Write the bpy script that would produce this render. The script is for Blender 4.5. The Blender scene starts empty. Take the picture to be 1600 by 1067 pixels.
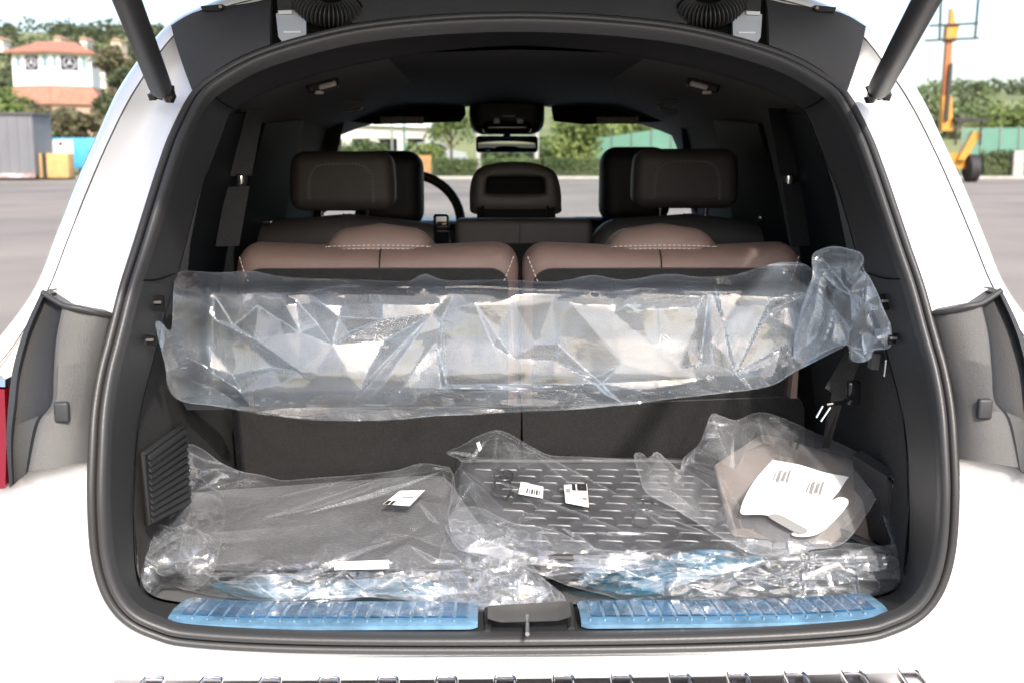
import bpy, bmesh, math, random
import numpy as np
from mathutils import Vector, Matrix, Euler

random.seed(7); np.random.seed(7)
D2R = math.radians
scene = bpy.context.scene
col = scene.collection

# ------------------------------------------------------------------ camera
F = 1850.0                                   # focal length in photo pixels (1600 wide)
CAM = Vector((-0.047, -1.69, 1.50))
PITCH, YAW = D2R(-9.24), D2R(-0.90)
cam_d = bpy.data.cameras.new("camera"); cam = bpy.data.objects.new("camera", cam_d); col.objects.link(cam)
cam.location = CAM; cam.rotation_euler = Euler((D2R(90) + PITCH, 0, YAW), 'XYZ')
cam_d.sensor_width = 36; cam_d.lens = F / 1600 * 36
cam_d.clip_start = 0.05; cam_d.clip_end = 6000
cam_d.dof.use_dof = True; cam_d.dof.focus_distance = 2.05; cam_d.dof.aperture_fstop = 6.3
scene.camera = cam

# ------------------------------------------------------------------ sky, sun, exposure
SUN_EL, SUN_AZ = 40, 166
w = bpy.data.worlds.new("World"); scene.world = w; w.use_nodes = True
nt = w.node_tree; nt.nodes.clear()
sky = nt.nodes.new('ShaderNodeTexSky'); sky.sky_type = 'NISHITA'; sky.sun_disc = False
sky.sun_elevation = D2R(SUN_EL); sky.sun_rotation = D2R(SUN_AZ)
sky.air_density = 1.0; sky.dust_density = 3.0; sky.ozone_density = 1.0; sky.altitude = 50
bg = nt.nodes.new('ShaderNodeBackground'); bg.inputs[1].default_value = 0.15
wo = nt.nodes.new('ShaderNodeOutputWorld')
nt.links.new(sky.outputs[0], bg.inputs[0]); nt.links.new(bg.outputs[0], wo.inputs[0])
sl = bpy.data.lights.new("sun", 'SUN'); sl.energy = 2.1; sl.angle = D2R(1.5); sl.color = (1, .94, .86)
so = bpy.data.objects.new("sun", sl); col.objects.link(so)
_a = D2R(SUN_AZ); _e = D2R(SUN_EL)
SUND = Vector((math.sin(_a) * math.cos(_e), math.cos(_a) * math.cos(_e), math.sin(_e)))
so.rotation_euler = SUND.to_track_quat('Z', 'Y').to_euler(); so.location = SUND * 30
scene.view_settings.view_transform = 'Standard'; scene.view_settings.look = 'None'
scene.view_settings.gamma = 1.0; scene.view_settings.exposure = 1.32
scene.view_settings.use_curve_mapping = False
cy = scene.cycles
cy.use_denoising = True; cy.max_bounces = 10; cy.transparent_max_bounces = 32; cy.glossy_bounces = 5
cy.caustics_reflective = False; cy.caustics_refractive = False
cy.sample_clamp_indirect = 6

# ------------------------------------------------------------------ pixel rays (surveying helpers)
_R = cam.rotation_euler.to_matrix()
def ray(px, py):
    return _R @ Vector(((px - 800) / F, -(py - 533.5) / F, -1))
def at(px, py, Y):
    d = ray(px, py); return CAM + d * ((Y - CAM.y) / d.y)
def atz(px, py, Z):
    d = ray(px, py); return CAM + d * ((Z - CAM.z) / d.z)
def Yp(z):                                   # profile of the rear of the car
    t = min(max((z - 1.0) / 0.73, 0), 1.3)
    return 0.02 * (z - 0.76) + 0.42 * t ** 1.35
def rear(px, py, off=0.0):                   # point on the rear surface, off metres deeper
    d = ray(px, py); lo, hi = 0.4, 6.0
    for _ in range(40):
        m = (lo + hi) / 2; p = CAM + d * m
        if p.y < Yp(p.z) + off: lo = m
        else: hi = m
    return CAM + d * lo
def onplane(px, py, z0, k, y0=0.15):
    d = ray(px, py); t = (z0 + k * (CAM.y - y0) - CAM.z) / (d.z - k * d.y)
    return CAM + d * t

# ------------------------------------------------------------------ materials
def mat(name, c, rough=.5, metal=0, var=0.0, vscale=8, bump=0.0, bscale=200, spec=.5, coat=0, sheen=0, c2=None, emit=None):
    m = bpy.data.materials.new(name); m.use_nodes = True
    n = m.node_tree.nodes; L = m.node_tree.links; b = n['Principled BSDF']
    b.inputs['Base Color'].default_value = (*c, 1); b.inputs['Roughness'].default_value = rough
    b.inputs['Metallic'].default_value = metal; b.inputs['Specular IOR Level'].default_value = spec
    b.inputs['Coat Weight'].default_value = coat; b.inputs['Coat Roughness'].default_value = .05
    b.inputs['Sheen Weight'].default_value = sheen
    tc = n.new('ShaderNodeTexCoord')
    if var or c2:
        t = n.new('ShaderNodeTexNoise'); t.inputs['Scale'].default_value = vscale; t.inputs['Detail'].default_value = 6
        L.new(tc.outputs['Object'], t.inputs['Vector'])
        r = n.new('ShaderNodeValToRGB'); r.color_ramp.elements[0].position = .3; r.color_ramp.elements[1].position = .7
        a = tuple(x * (1 - var) for x in c); d = c2 or tuple(min(1, x * (1 + var)) for x in c)
        r.color_ramp.elements[0].color = (*a, 1); r.color_ramp.elements[1].color = (*d, 1)
        L.new(t.outputs[0], r.inputs[0]); L.new(r.outputs[0], b.inputs['Base Color'])
    if bump:
        t = n.new('ShaderNodeTexNoise'); t.inputs['Scale'].default_value = bscale; t.inputs['Detail'].default_value = 3
        L.new(tc.outputs['Object'], t.inputs['Vector'])
        bp = n.new('ShaderNodeBump'); bp.inputs['Strength'].default_value = bump; bp.inputs['Distance'].default_value = .003
        L.new(t.outputs[0], bp.inputs['Height']); L.new(bp.outputs[0], b.inputs['Normal'])
    return m

def film(name, tint=(1, 1, 1), base=.10, haze=.05, rough=.12, bump=.25, bscale=60, hazecol=(.8, .85, .9), fold=.22):
    m = bpy.data.materials.new(name); m.use_nodes = True
    n = m.node_tree.nodes; L = m.node_tree.links; n.clear()
    out = n.new('ShaderNodeOutputMaterial'); tr = n.new('ShaderNodeBsdfTransparent'); tr.inputs[0].default_value = (*tint, 1)
    gl = n.new('ShaderNodeBsdfGlossy'); gl.inputs['Roughness'].default_value = rough; gl.inputs[0].default_value = (1, 1, 1, 1)
    df = n.new('ShaderNodeBsdfDiffuse'); df.inputs[0].default_value = (*hazecol, 1)
    tl = n.new('ShaderNodeBsdfTranslucent'); tl.inputs[0].default_value = (*hazecol, 1)
    ad = n.new('ShaderNodeMixShader'); ad.inputs[0].default_value = .4
    L.new(df.outputs[0], ad.inputs[1]); L.new(tl.outputs[0], ad.inputs[2])
    tc = n.new('ShaderNodeTexCoord')
    mp = n.new('ShaderNodeMapping'); mp.inputs['Scale'].default_value = (1, .6, 2.2); mp.inputs['Rotation'].default_value = (0, .5, 0)
    L.new(tc.outputs['Object'], mp.inputs[0])
    t = n.new('ShaderNodeTexNoise'); t.inputs['Scale'].default_value = bscale; t.inputs['Detail'].default_value = 4; t.inputs['Distortion'].default_value = 1.2
    L.new(mp.outputs[0], t.inputs['Vector'])
    bp = n.new('ShaderNodeBump'); bp.inputs['Strength'].default_value = bump; bp.inputs['Distance'].default_value = .004
    L.new(t.outputs[0], bp.inputs['Height'])
    L.new(bp.outputs[0], gl.inputs['Normal'])
    # haze varies with scuffs and thickness of the film
    t2 = n.new('ShaderNodeTexNoise'); t2.inputs['Scale'].default_value = 9; t2.inputs['Detail'].default_value = 8
    L.new(mp.outputs[0], t2.inputs['Vector'])
    hz = n.new('ShaderNodeMapRange'); hz.inputs[1].default_value = .35; hz.inputs[2].default_value = .7
    hz.inputs[3].default_value = haze * .4; hz.inputs[4].default_value = haze * 1.7
    L.new(t2.outputs[0], hz.inputs[0])
    fo = n.new('ShaderNodeAttribute'); fo.attribute_name = 'fold'
    fm = n.new('ShaderNodeMath'); fm.operation = 'MULTIPLY_ADD'; fm.inputs[1].default_value = fold; fm.use_clamp = True
    L.new(fo.outputs['Fac'], fm.inputs[0]); L.new(hz.outputs[0], fm.inputs[2])
    m1 = n.new('ShaderNodeMixShader'); L.new(fm.outputs[0], m1.inputs[0]); L.new(tr.outputs[0], m1.inputs[1]); L.new(ad.outputs[0], m1.inputs[2])
    lw = n.new('ShaderNodeLayerWeight'); lw.inputs[0].default_value = .5; L.new(bp.outputs[0], lw.inputs['Normal'])
    pw = n.new('ShaderNodeMath'); pw.operation = 'POWER'; pw.inputs[1].default_value = 4; L.new(lw.outputs['Facing'], pw.inputs[0])
    mr = n.new('ShaderNodeMapRange'); mr.inputs[3].default_value = base; mr.inputs[4].default_value = .92; L.new(pw.outputs[0], mr.inputs[0])
    m2 = n.new('ShaderNodeMixShader'); L.new(mr.outputs[0], m2.inputs[0]); L.new(m1.outputs[0], m2.inputs[1]); L.new(gl.outputs[0], m2.inputs[2])
    L.new(m2.outputs[0], out.inputs[0])
    return m

def glassy(name, tint, gloss=.06):
    m = bpy.data.materials.new(name); m.use_nodes = True
    n = m.node_tree.nodes; L = m.node_tree.links; n.clear()
    out = n.new('ShaderNodeOutputMaterial'); tr = n.new('ShaderNodeBsdfTransparent'); tr.inputs[0].default_value = (*tint, 1)
    gl = n.new('ShaderNodeBsdfGlossy'); gl.inputs['Roughness'].default_value = .01
    mx = n.new('ShaderNodeMixShader'); mx.inputs[0].default_value = gloss
    L.new(tr.outputs[0], mx.inputs[1]); L.new(gl.outputs[0], mx.inputs[2]); L.new(mx.outputs[0], out.inputs[0])
    return m

def leafmat(name, c, c2, vs=.6):
    m = mat(name, c, .6, var=.3, vscale=vs, c2=c2, spec=.25)
    n = m.node_tree.nodes; L = m.node_tree.links; b = n['Principled BSDF']
    tl = n.new('ShaderNodeBsdfTranslucent'); mx = n.new('ShaderNodeMixShader'); mx.inputs[0].default_value = .35
    L.new(b.inputs['Base Color'].links[0].from_socket, tl.inputs[0])
    L.new(b.outputs[0], mx.inputs[1]); L.new(tl.outputs[0], mx.inputs[2]); L.new(mx.outputs[0], n['Material Output'].inputs[0])
    return m

M = dict(
    paint=mat('white_paint', (.80, .80, .80), .25, coat=.8),
    rubber=mat('seal_rubber', (.040, .040, .041), .42, bump=.12, bscale=500),
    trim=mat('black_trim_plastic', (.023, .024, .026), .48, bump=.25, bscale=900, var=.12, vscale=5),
    trimhi=mat('pillar_trim_fabric', (.033, .034, .036), .75, bump=.3, bscale=900, var=.15, vscale=6),
    cover=mat('roof_cover_plastic', (.040, .041, .044), .5, bump=.3, bscale=700, var=.15, vscale=6),
    clad=mat('corner_panel_plastic', (.080, .078, .076), .5, bump=.4, bscale=800, var=.12, vscale=7),
    plug=mat('rubber_plug', (.035, .036, .04), .5),
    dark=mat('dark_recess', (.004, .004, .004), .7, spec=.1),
    head=mat('headliner_cloth', (.030, .031, .032), .9, bump=.3, bscale=700, sheen=.1),
    shade=mat('roof_blind_cloth', (.014, .014, .014), .85),
    carpet=mat('cargo_carpet', (.015, .0145, .0145), .95, bump=.9, bscale=420, var=.4, vscale=260, sheen=.15),
    carpet2=mat('mat_carpet', (.060, .060, .066), .95, bump=1, bscale=380, var=.45, vscale=330, sheen=.2),
    wall=mat('side_carpet', (.020, .0195, .0195), .95, bump=.8, bscale=450, var=.35, vscale=200),
    leather=mat('brown_leather', (.205, .140, .120), .42, bump=.45, bscale=650, var=.08, vscale=12),
    leatherd=mat('dark_brown_leather', (.062, .054, .052), .5, bump=.4, bscale=600, var=.08, vscale=12),
    leatherk=mat('black_leather', (.022, .020, .020), .45, bump=.4, bscale=600),
    stitch=mat('stitch_thread', (.55, .48, .43), .8),
    stitchd=mat('grey_stitch_thread', (.22, .19, .18), .8),
    chrome=mat('chrome', (.75, .75, .76), .1, metal=1),
    steel=mat('steel', (.5, .5, .5), .3, metal=1),
    gloss=mat('gloss_black', (.01, .01, .011), .08, coat=1),
    white=mat('white_paper', (.80, .79, .78), .7),
    ink=mat('black_ink', (.02, .02, .02), .6),
    grey=mat('grey_ink', (.25, .25, .25), .6),
    red=mat('red_lens', (.16, .004, .009), .2),
    bluefilm=mat('blue_protective_film', (.026, .105, .22), .10, coat=.8, bump=.6, bscale=45, var=.45, vscale=18),
    bluefilm2=mat('sky_tone_blue_film', (.12, .24, .36), .15, coat=.8, bump=.4, bscale=70, var=.3, vscale=25),  # paler blue, on the plate's front lip it stands in for reflected sky
    matrub=mat('rubber_mat', (.030, .030, .033), .5, bump=.3, bscale=600),
    matrib=mat('rubber_mat_rib', (.17, .17, .175), .35, bump=.1),
    tan=mat('tan_edge_binding', (.30, .26, .22), .8, bump=.6, bscale=500),
    kit=mat('taupe_case_cloth', (.30, .25, .22), .8, bump=.4, bscale=500, var=.1),
    pouch=mat('black_pouch_cloth', (.030, .030, .031), .5, bump=.5, bscale=300),
    print=mat('pale_print', (.85, .85, .85), .8),
    belt=mat('seat_belt_webbing', (.014, .014, .015), .6, bump=.7, bscale=350),
    lamp=mat('lamp_lens', (.62, .60, .56), .3),
    visorlab=mat('visor_label_print', (.42, .42, .41), .7, var=.35, vscale=120),
    glassk=mat('privacy_glass', (.014, .015, .017), .6, spec=.05),
    windshield=glassy('windshield_glass', (.93, .97, .95), .04),
    dash=mat('dashboard_leather', (.03, .032, .038), .3),
)
M['film'] = film('clear_plastic_film', base=.11, haze=.085, rough=.055, bump=.06, bscale=70, hazecol=(.80,.84,.90))
M['filmu'] = film('blue_grey_plastic_film', base=.060, haze=.14, rough=.06, bump=.05, bscale=40, hazecol=(.58,.70,.84))
M['film2'] = film('milky_plastic_film', base=.11, haze=.19, rough=.08, bump=.12, bscale=60, hazecol=(.85, .88, .92))
M['filmb'] = film('inner_plastic_film', base=.05, haze=.06, rough=.08, bump=.08, bscale=35)
M['filmreflect'] = film('blue_reflection_film', tint=(.35, .75, .95), base=.14, haze=.22, rough=.08, bump=.12, hazecol=(.10, .46, .72))  # tint stands in for the bluish reflection along the front folds

# ------------------------------------------------------------------ object helpers
def link(o, parent=None):
    col.objects.link(o)
    if parent is not None:
        o.parent = parent
        if parent.type == 'EMPTY': o.matrix_parent_inverse = Matrix.Translation(-parent.location)
        elif parent.location.length > 0: o.matrix_parent_inverse = Matrix.Translation(-parent.location)
    return o
def empty(name, loc, label=None, cat=None, group=None):
    o = bpy.data.objects.new(name, None); o.location = loc; o.empty_display_size = .1; col.objects.link(o)
    tag(o, label, cat, group); return o
def tag(o, label=None, cat=None, group=None, kind=None):
    if label: o['label'] = label
    if cat: o['category'] = cat
    if group: o['group'] = group
    if kind: o['kind'] = kind
    return o
def mesh(name, v, f, m, parent=None, smooth=True):
    me = bpy.data.meshes.new(name)
    v = [tuple(x) for x in v]
    off = None
    if parent is None and len(v):
        a = np.array(v); off = Vector(((a[:, 0].min() + a[:, 0].max()) / 2, (a[:, 1].min() + a[:, 1].max()) / 2, a[:, 2].min()))
        v = [tuple(x) for x in (a - np.array(off))]
    me.from_pydata(v, [], f if isinstance(f, list) else [tuple(x) for x in f]); me.validate()
    me.materials.append(M[m] if isinstance(m, str) else m)
    if smooth: me.polygons.foreach_set('use_smooth', [True] * len(me.polygons))
    me.update()
    o = bpy.data.objects.new(name, me)
    link(o, parent)
    if off is not None: o.location = off
    return o
def fixn(o):
    bm = bmesh.new(); bm.from_mesh(o.data); bmesh.ops.recalc_face_normals(bm, faces=bm.faces); bm.to_mesh(o.data); bm.free(); return o
def sharp(o, ang=35):
    me = o.data
    me.set_sharp_from_angle(angle=D2R(ang)); return o

class MB:
    def __init__(s): s.v = []; s.f = []
    def add(s, v, f):
        k = len(s.v); s.v += [Vector(x) for x in v]; s.f += [tuple(i + k for i in q) for q in f]; return s
    def box(s, c, h, rot=None):
        c = Vector(c); R = rot or Matrix.Identity(3)
        v = [c + R @ Vector((x * h[0], y * h[1], z * h[2])) for x in (-1, 1) for y in (-1, 1) for z in (-1, 1)]
        return s.add(v, [(0, 1, 3, 2), (4, 6, 7, 5), (0, 4, 5, 1), (2, 3, 7, 6), (0, 2, 6, 4), (1, 5, 7, 3)])
    def rbox(s, c, h, r, rot=None, n=4):
        c = Vector(c); R = rot or Matrix.Identity(3)
        def cs(H):
            e = [-H + r * (1 - math.cos(math.pi / 2 * i / n)) for i in range(n + 1)]
            return e + [0.0] + [-x for x in reversed(e)]
        ax = [cs(H) for H in h]; idx = {}
        def vid(p):
            k = tuple(round(x, 6) for x in p)
            if k not in idx:
                inn = [max(-(h[i] - r), min(h[i] - r, p[i])) for i in range(3)]
                d = Vector([p[i] - inn[i] for i in range(3)])
                q = Vector(inn) + (d.normalized() * r if d.length > 1e-9 else d)
                idx[k] = len(s.v); s.v.append(c + R @ q)
            return idx[k]
        for a in range(3):
            b, d = (a + 1) % 3, (a + 2) % 3
            for sg in (-1, 1):
                for i in range(len(ax[b]) - 1):
                    for j in range(len(ax[d]) - 1):
                        q = []
                        for (ii, jj) in ((i, j), (i + 1, j), (i + 1, j + 1), (i, j + 1)):
                            p = [0, 0, 0]; p[a] = sg * h[a]; p[b] = ax[b][ii]; p[d] = ax[d][jj]; q.append(vid(p))
                        s.f.append(tuple(q if sg > 0 else q[::-1]))
        return s
    def tube(s, pts, r, n=10, cap=True, flat=1.0):
        pts = [Vector(p) for p in pts]; rs = r if isinstance(r, (list, tuple)) else [r] * len(pts)
        k = len(s.v); up = Vector((0, 0, 1))
        for i, p in enumerate(pts):
            t = (pts[min(i + 1, len(pts) - 1)] - pts[max(i - 1, 0)]).normalized()
            if abs(t.dot(up)) > .95: up = Vector((1, 0, 0))
            a = t.cross(up).normalized(); b = a.cross(t).normalized()
            for j in range(n):
                q = 2 * math.pi * j / n; s.v.append(p + (a * math.cos(q) + b * math.sin(q) * flat) * rs[i])
        for i in range(len(pts) - 1):
            for j in range(n):
                s.f.append((k + i * n + j, k + i * n + (j + 1) % n, k + (i + 1) * n + (j + 1) % n, k + (i + 1) * n + j))
        if cap:
            s.f.append(tuple(k + j for j in reversed(range(n)))); e = k + (len(pts) - 1) * n; s.f.append(tuple(e + j for j in range(n)))
        return s
    def slab(s, pts, vec):                   # polygon extruded along vec
        pts = [Vector(p) for p in pts]; vec = Vector(vec); k = len(s.v); n = len(pts)
        s.v += pts + [p + vec for p in pts]
        s.f.append(tuple(k + i for i in range(n))); s.f.append(tuple(k + n + i for i in reversed(range(n))))
        for i in range(n): s.f.append((k + i, k + n + i, k + n + (i + 1) % n, k + (i + 1) % n))
        return s
    def grid(s, rows):
        k = len(s.v); n = len(rows[0])
        for r in rows: s.v += [Vector(p) for p in r]
        for i in range(len(rows) - 1):
            for j in range(n - 1):
                s.f.append((k + i * n + j, k + i * n + j + 1, k + (i + 1) * n + j + 1, k + (i + 1) * n + j))
        return s
    def build(s, name, m, parent=None, smooth=True, ang=40):
        o = mesh(name, s.v, s.f, m, parent, smooth); fixn(o)
        if smooth: sharp(o, ang)
        return o

def spline(pts, sub=6, closed=False):
    P = [Vector(p) for p in pts]; n = len(P); out = []
    for i in range(n if closed else n - 1):
        g = (lambda k: P[k % n]) if closed else (lambda k: P[max(0, min(n - 1, k))])
        a, b, c, d = g(i - 1), g(i), g(i + 1), g(i + 2)
        for j in range(sub):
            t = j / sub
            out.append(.5 * ((2 * b) + (c - a) * t + (2 * a - 5 * b + 4 * c - d) * t * t + (3 * b - a - 3 * c + d) * t ** 3))
    if not closed: out.append(P[-1])
    return out
def mirror(half):                            # top centre .. bottom centre on the left, then back up on the right
    h = list(half); h[0] = Vector((0, h[0].y, h[0].z)); h[-1] = Vector((0, h[-1].y, h[-1].z))
    return h + [Vector((-p.x, p.y, p.z)) for p in reversed(h[1:-1])]
def mx(p): return Vector((-p.x, p.y, p.z))

# =================================================================== SUV
suv = empty('suv', (0, 1.6, 0), 'white suv with raised tailgate, seen into its open cargo bay', 'car')

R0px = [(822, 22), (690, 26), (570, 38), (480, 57), (400, 82), (345, 110), (300, 145), (266, 208), (246, 262), (228, 318), (207, 385),
        (186, 450), (168, 520), (152, 580), (142, 640), (138, 700), (136, 780), (142, 868), (160, 930), (192, 972), (240, 997), (305, 1011),
        (500, 1020), (824, 1021)]
Rinpx = [(820, 72), (690, 80), (600, 94), (525, 110), (450, 132), (395, 155), (362, 175), (345, 215), (330, 255), (312, 300), (298, 350),
         (280, 420), (255, 500), (236, 575), (221, 635), (212, 695), (208, 780), (209, 860), (214, 905), (228, 930), (262, 942), (330, 946),
         (560, 948), (822, 948)]
R0h = [rear(*p, 0) for p in R0px]
Rinh = [rear(p[0], p[1], .14) for p in Rinpx]
R0 = spline(mirror(R0h), 6, True)
RIN = spline(mirror(Rinh), 6, True)
NR = len(R0)

def frames(loop):
    out = []; n = len(loop); c = sum(loop, Vector()) / n
    for i, p in enumerate(loop):
        T = (loop[(i + 1) % n] - loop[i - 1]).normalized()
        dz = (Yp(p.z + .01) - Yp(p.z - .01)) / .02
        N = Vector((0, -1, dz)).normalized(); N = (N - T * N.dot(T)).normalized()
        I = T.cross(N).normalized()
        if I.dot(c - p) < 0: I = -I
        out.append((I, N))
    return out
FR = frames(R0)
def sweep_ring(name, prof, m, parent, loop=R0, fr=FR):
    v = []; f = []; n = len(loop); k = len(prof)
    for p, (I, N) in zip(loop, fr):
        for a, b in prof: v.append(p + I * a + N * b)
    for i in range(n):
        for j in range(k - 1):
            f.append((i * k + j, i * k + j + 1, ((i + 1) % n) * k + j + 1, ((i + 1) % n) * k + j))
    return fixn(mesh(name, v, f, m, parent))
def arc(cx, cyy, r, a0, a1, n=7, sy=1):
    return [(cx + r * math.cos(D2R(a0 + (a1 - a0) * i / n)), cyy + sy * r * math.sin(D2R(a0 + (a1 - a0) * i / n))) for i in range(n + 1)]
# weatherstrip: flat lip, groove, fat bulb
prof = [(-.001, -.012)] + arc(.0065, .001, .0065, 180, 10, 8, 1.1) + [(.0135, -.004), (.0150, -.005)] + arc(.0225, .001, .0075, 170, 0, 9, 1.5) + [(.0310, -.012)]
ws = sweep_ring('weatherstrip', prof, 'rubber', suv)

# trim frame inside the seal, falling inward to the load bay
v = []; f = []
fr_w = [0, .03, .10, .25, .5, .75, .93, 1.0, 1.0]
for i in range(NR):
    a = R0[i] + FR[i][0] * .031 + FR[i][1] * -.010; b = RIN[i]
    for j, t in enumerate(fr_w):
        p = a.lerp(b, t)
        bul = math.sin(math.pi * min(1, t)) * .012
        p = p + FR[i][1] * bul
        if j == 0: p = a + FR[i][1] * .0
        if j == 8: p = b + Vector((0, .03, 0)) - FR[i][0] * .012
        v.append(p)
n9 = len(fr_w)
for i in range(NR):
    for j in range(n9 - 1): f.append((i * n9 + j, i * n9 + j + 1, ((i + 1) % NR) * n9 + j + 1, ((i + 1) % NR) * n9 + j))
tr_o = fixn(mesh('opening_trim', v, f, 'trim', suv))
# seams of the trim where upper pillar covers meet lower covers
for sx in (1, -1):
    for q in ([(227, 437), (250, 436), (276, 427)], [(336, 150), (352, 163), (366, 170)]):
        pts = [rear(q[0][0], q[0][1], .020), rear(q[1][0], q[1][1], .068), rear(q[2][0], q[2][1], .125)]
        pts = spline([p + Vector((0, -.012, 0)) for p in pts], 5)
        if sx < 0: pts = [mx(p) for p in pts]
        MB().tube(pts, .0013, 6).build('seam', 'dark', tr_o)

# white body around the opening
B3px = [(820, -70), (690, -66), (570, -56), (480, -42), (390, -18), (310, 12), (262, 39), (215, 95), (180, 149), (148, 218), (116, 290),
        (84, 373), (53, 450), (0, 525), (-60, 590), (-95, 680), (-110, 780), (-110, 890), (-100, 985), (-50, 1040), (40, 1060), (160, 1066),
        (480, 1072), (822, 1074)]
B2px = [(820, -45), (690, -42), (570, -32), (480, -18), (400, 0), (325, 22), (272, 58), (232, 112), (200, 163), (168, 228), (140, 293),
        (108, 373), (76, 454), (30, 530), (-20, 600), (-50, 680), (-60, 780), (-55, 885), (-40, 975), (10, 1022), (90, 1043), (200, 1052),
        (490, 1058), (822, 1060)]
def lerp2(a, b, t): return (a[0] + (b[0] - a[0]) * t, a[1] + (b[1] - a[1]) * t)
rings = []
def ringpx(px, offs): return spline(mirror([rear(p[0], p[1], o) for p, o in zip(px, offs)]), 6, True)
NS = 24
low = [0] * NS
for i in range(NS): low[i] = 0 if i < 12 else min(1, (i - 12) / 4)            # 0 on the pillars, 1 on the lower body
rings.append([p + n_[1] * -.014 + n_[0] * .004 for p, n_ in zip(R0, FR)])
rings.append([p + n_[1] * -.012 - n_[0] * .004 for p, n_ in zip(R0, FR)])
for t, d in ((.12, .004), (.30, .020), (.50, .030), (.72, .026), (.90, .012), (.97, .006)):
    rings.append(ringpx([lerp2(a, b, t) for a, b in zip(R0px, B2px)], [.012 + d * (1 - l) * 1.3 - .02 * l * t for l in low]))
rings.append(ringpx(B2px, [.016 - .04 * l for l in low]))
rings.append(ringpx([lerp2(a, b, .06) for a, b in zip(B2px, B3px)], [.026 - .05 * l for l in low]))
rings.append(ringpx([lerp2(a, b, .12) for a, b in zip(B2px, B3px)], [.014 - .04 * l for l in low]))
rings.append(ringpx([lerp2(a, b, .5) for a, b in zip(B2px, B3px)], [.016 - .04 * l for l in low]))
rings.append(ringpx([lerp2(a, b, .85) for a, b in zip(B2px, B3px)], [.030 - .05 * l for l in low]))
last = ringpx(B3px, [.060 - .09 * l for l in low]); rings.append(last)
def outward(p, dy, dx, dz):
    return Vector((p.x * (1 + dx), p.y + dy, p.z + dz * (1 if p.z > 1.2 else 0)))
rings.append([outward(p, .10, .015, .012) for p in last])
rings.append([outward(p, .45, .05 if p.z > 1.1 else .03, .03) for p in last])
rings.append([Vector((max(-.97, min(.97, p.x * 1.10)), 1.6, p.z + (.05 if p.z > 1.2 else 0))) for p in last])
rings.append([Vector((max(-.97, min(.97, p.x * 1.06)), 2.9, p.z + (.03 if p.z > 1.2 else 0))) for p in last])
keep = []
v = [p for r in rings for p in r]; f = []
NRB = len(rings)
for k in range(NRB - 1):
    for i in range(NR):
        j = (i + 1) % NR
        if k >= NRB - 4:                    # only sides and roof run forward
            if rings[k][i].z < 1.0 and abs(rings[k][i].x) < .60: continue
        f.append((k * NR + i, k * NR + j, (k + 1) * NR + j, (k + 1) * NR + i))
body = sharp(fixn(mesh('body_panel', v, f, 'paint', suv)), 50)
# lower flanks and nose, so that the car stands as a whole
mb = MB()
for sx in (-1, 1):
    mb.grid([[(sx * .80, .03, .80), (sx * .93, .35, .85), (sx * .97, 1.6, .95), (sx * .95, 2.9, 1.0), (sx * .93, 4.3, .95)],
             [(sx * .84, .0, .45), (sx * .95, .35, .45), (sx * .98, 1.6, .40), (sx * .97, 2.9, .40), (sx * .93, 4.4, .40)]])
mb.grid([[(-.93, 3.1, 1.06), (0, 3.1, 1.12), (.93, 3.1, 1.06)], [(-.90, 4.3, .98), (0, 4.4, 1.02), (.90, 4.3, .98)], [(-.90, 4.4, .40), (0, 4.5, .40), (.90, 4.4, .40)]])
mb.build('lower_body', 'paint', suv)
tyre_m = mat('tyre_rubber', (.02, .02, .02), .7); 
for sx in (-1, 1):
    for yy in (.75, 3.75):
        ty = MB().tube([(sx * .72, yy, .39), (sx * .74, yy, .39), (sx * .94, yy, .39), (sx * .96, yy, .39)], [.35, .39, .39, .35], 36).build('wheel', tyre_m, suv)
        MB().tube([(sx * .95, yy, .39), (sx * .965, yy, .39)], .26, 30).build('rim', 'steel', ty)

# bumper with step plate and chrome ribs
mb = MB(); rows = []
for px_t in range(0, 25):
    u = px_t / 24; X = -.98 + 1.96 * u; c = (abs(X) / .98) ** 3
    rows.append([(X, .02 + .10 * c, .742), (X, -.055 + .14 * c, .733), (X, -.10 + .20 * c, .722), (X, -.20 + .26 * c, .712), (X, -.225 + .26 * c, .69), (X, -.235 + .26 * c, .60), (X, -.20 + .26 * c, .42)])
mb.grid(rows); bump_o = mb.build('rear_bumper', 'paint', suv)
rows = []
for i in range(41):
    u = i / 40; X = -.600 + 1.255 * u; c = (abs(X) / .98) ** 3; t = -.006 * u
    rows.append([(X, -.058 + .05 * c + .010 * u, .7265), (X, -.062 + .05 * c + .010 * u, .735), (X, -.072 + .05 * c + .01 * u, .738), (X, -.18 + .16 * c, .735), (X, -.20 + .18 * c, .715)])
sp = MB().grid(rows).build('step_plate', mat('smoked_chrome', (.12, .11, .12), .18, metal=.9), bump_o)
for i in range(14):
    X = -.545 + i * .085; c = (abs(X) / .98) ** 3; y0 = -.066 + .05 * c + .010 * (X + .6) / 1.255
    pts = spline([(X - .012, y0 - .05, .7395), (X - .011, y0 - .005, .7405), (X - .004, y0 - .0005, .741), (X + .010, y0 - .001, .741), (X + .018, y0 - .008, .7405), (X + .019, y0 - .05, .7395)], 4)
    MB().tube(pts, .0022, 6).build('chrome_rib', 'chrome', bump_o)

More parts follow.
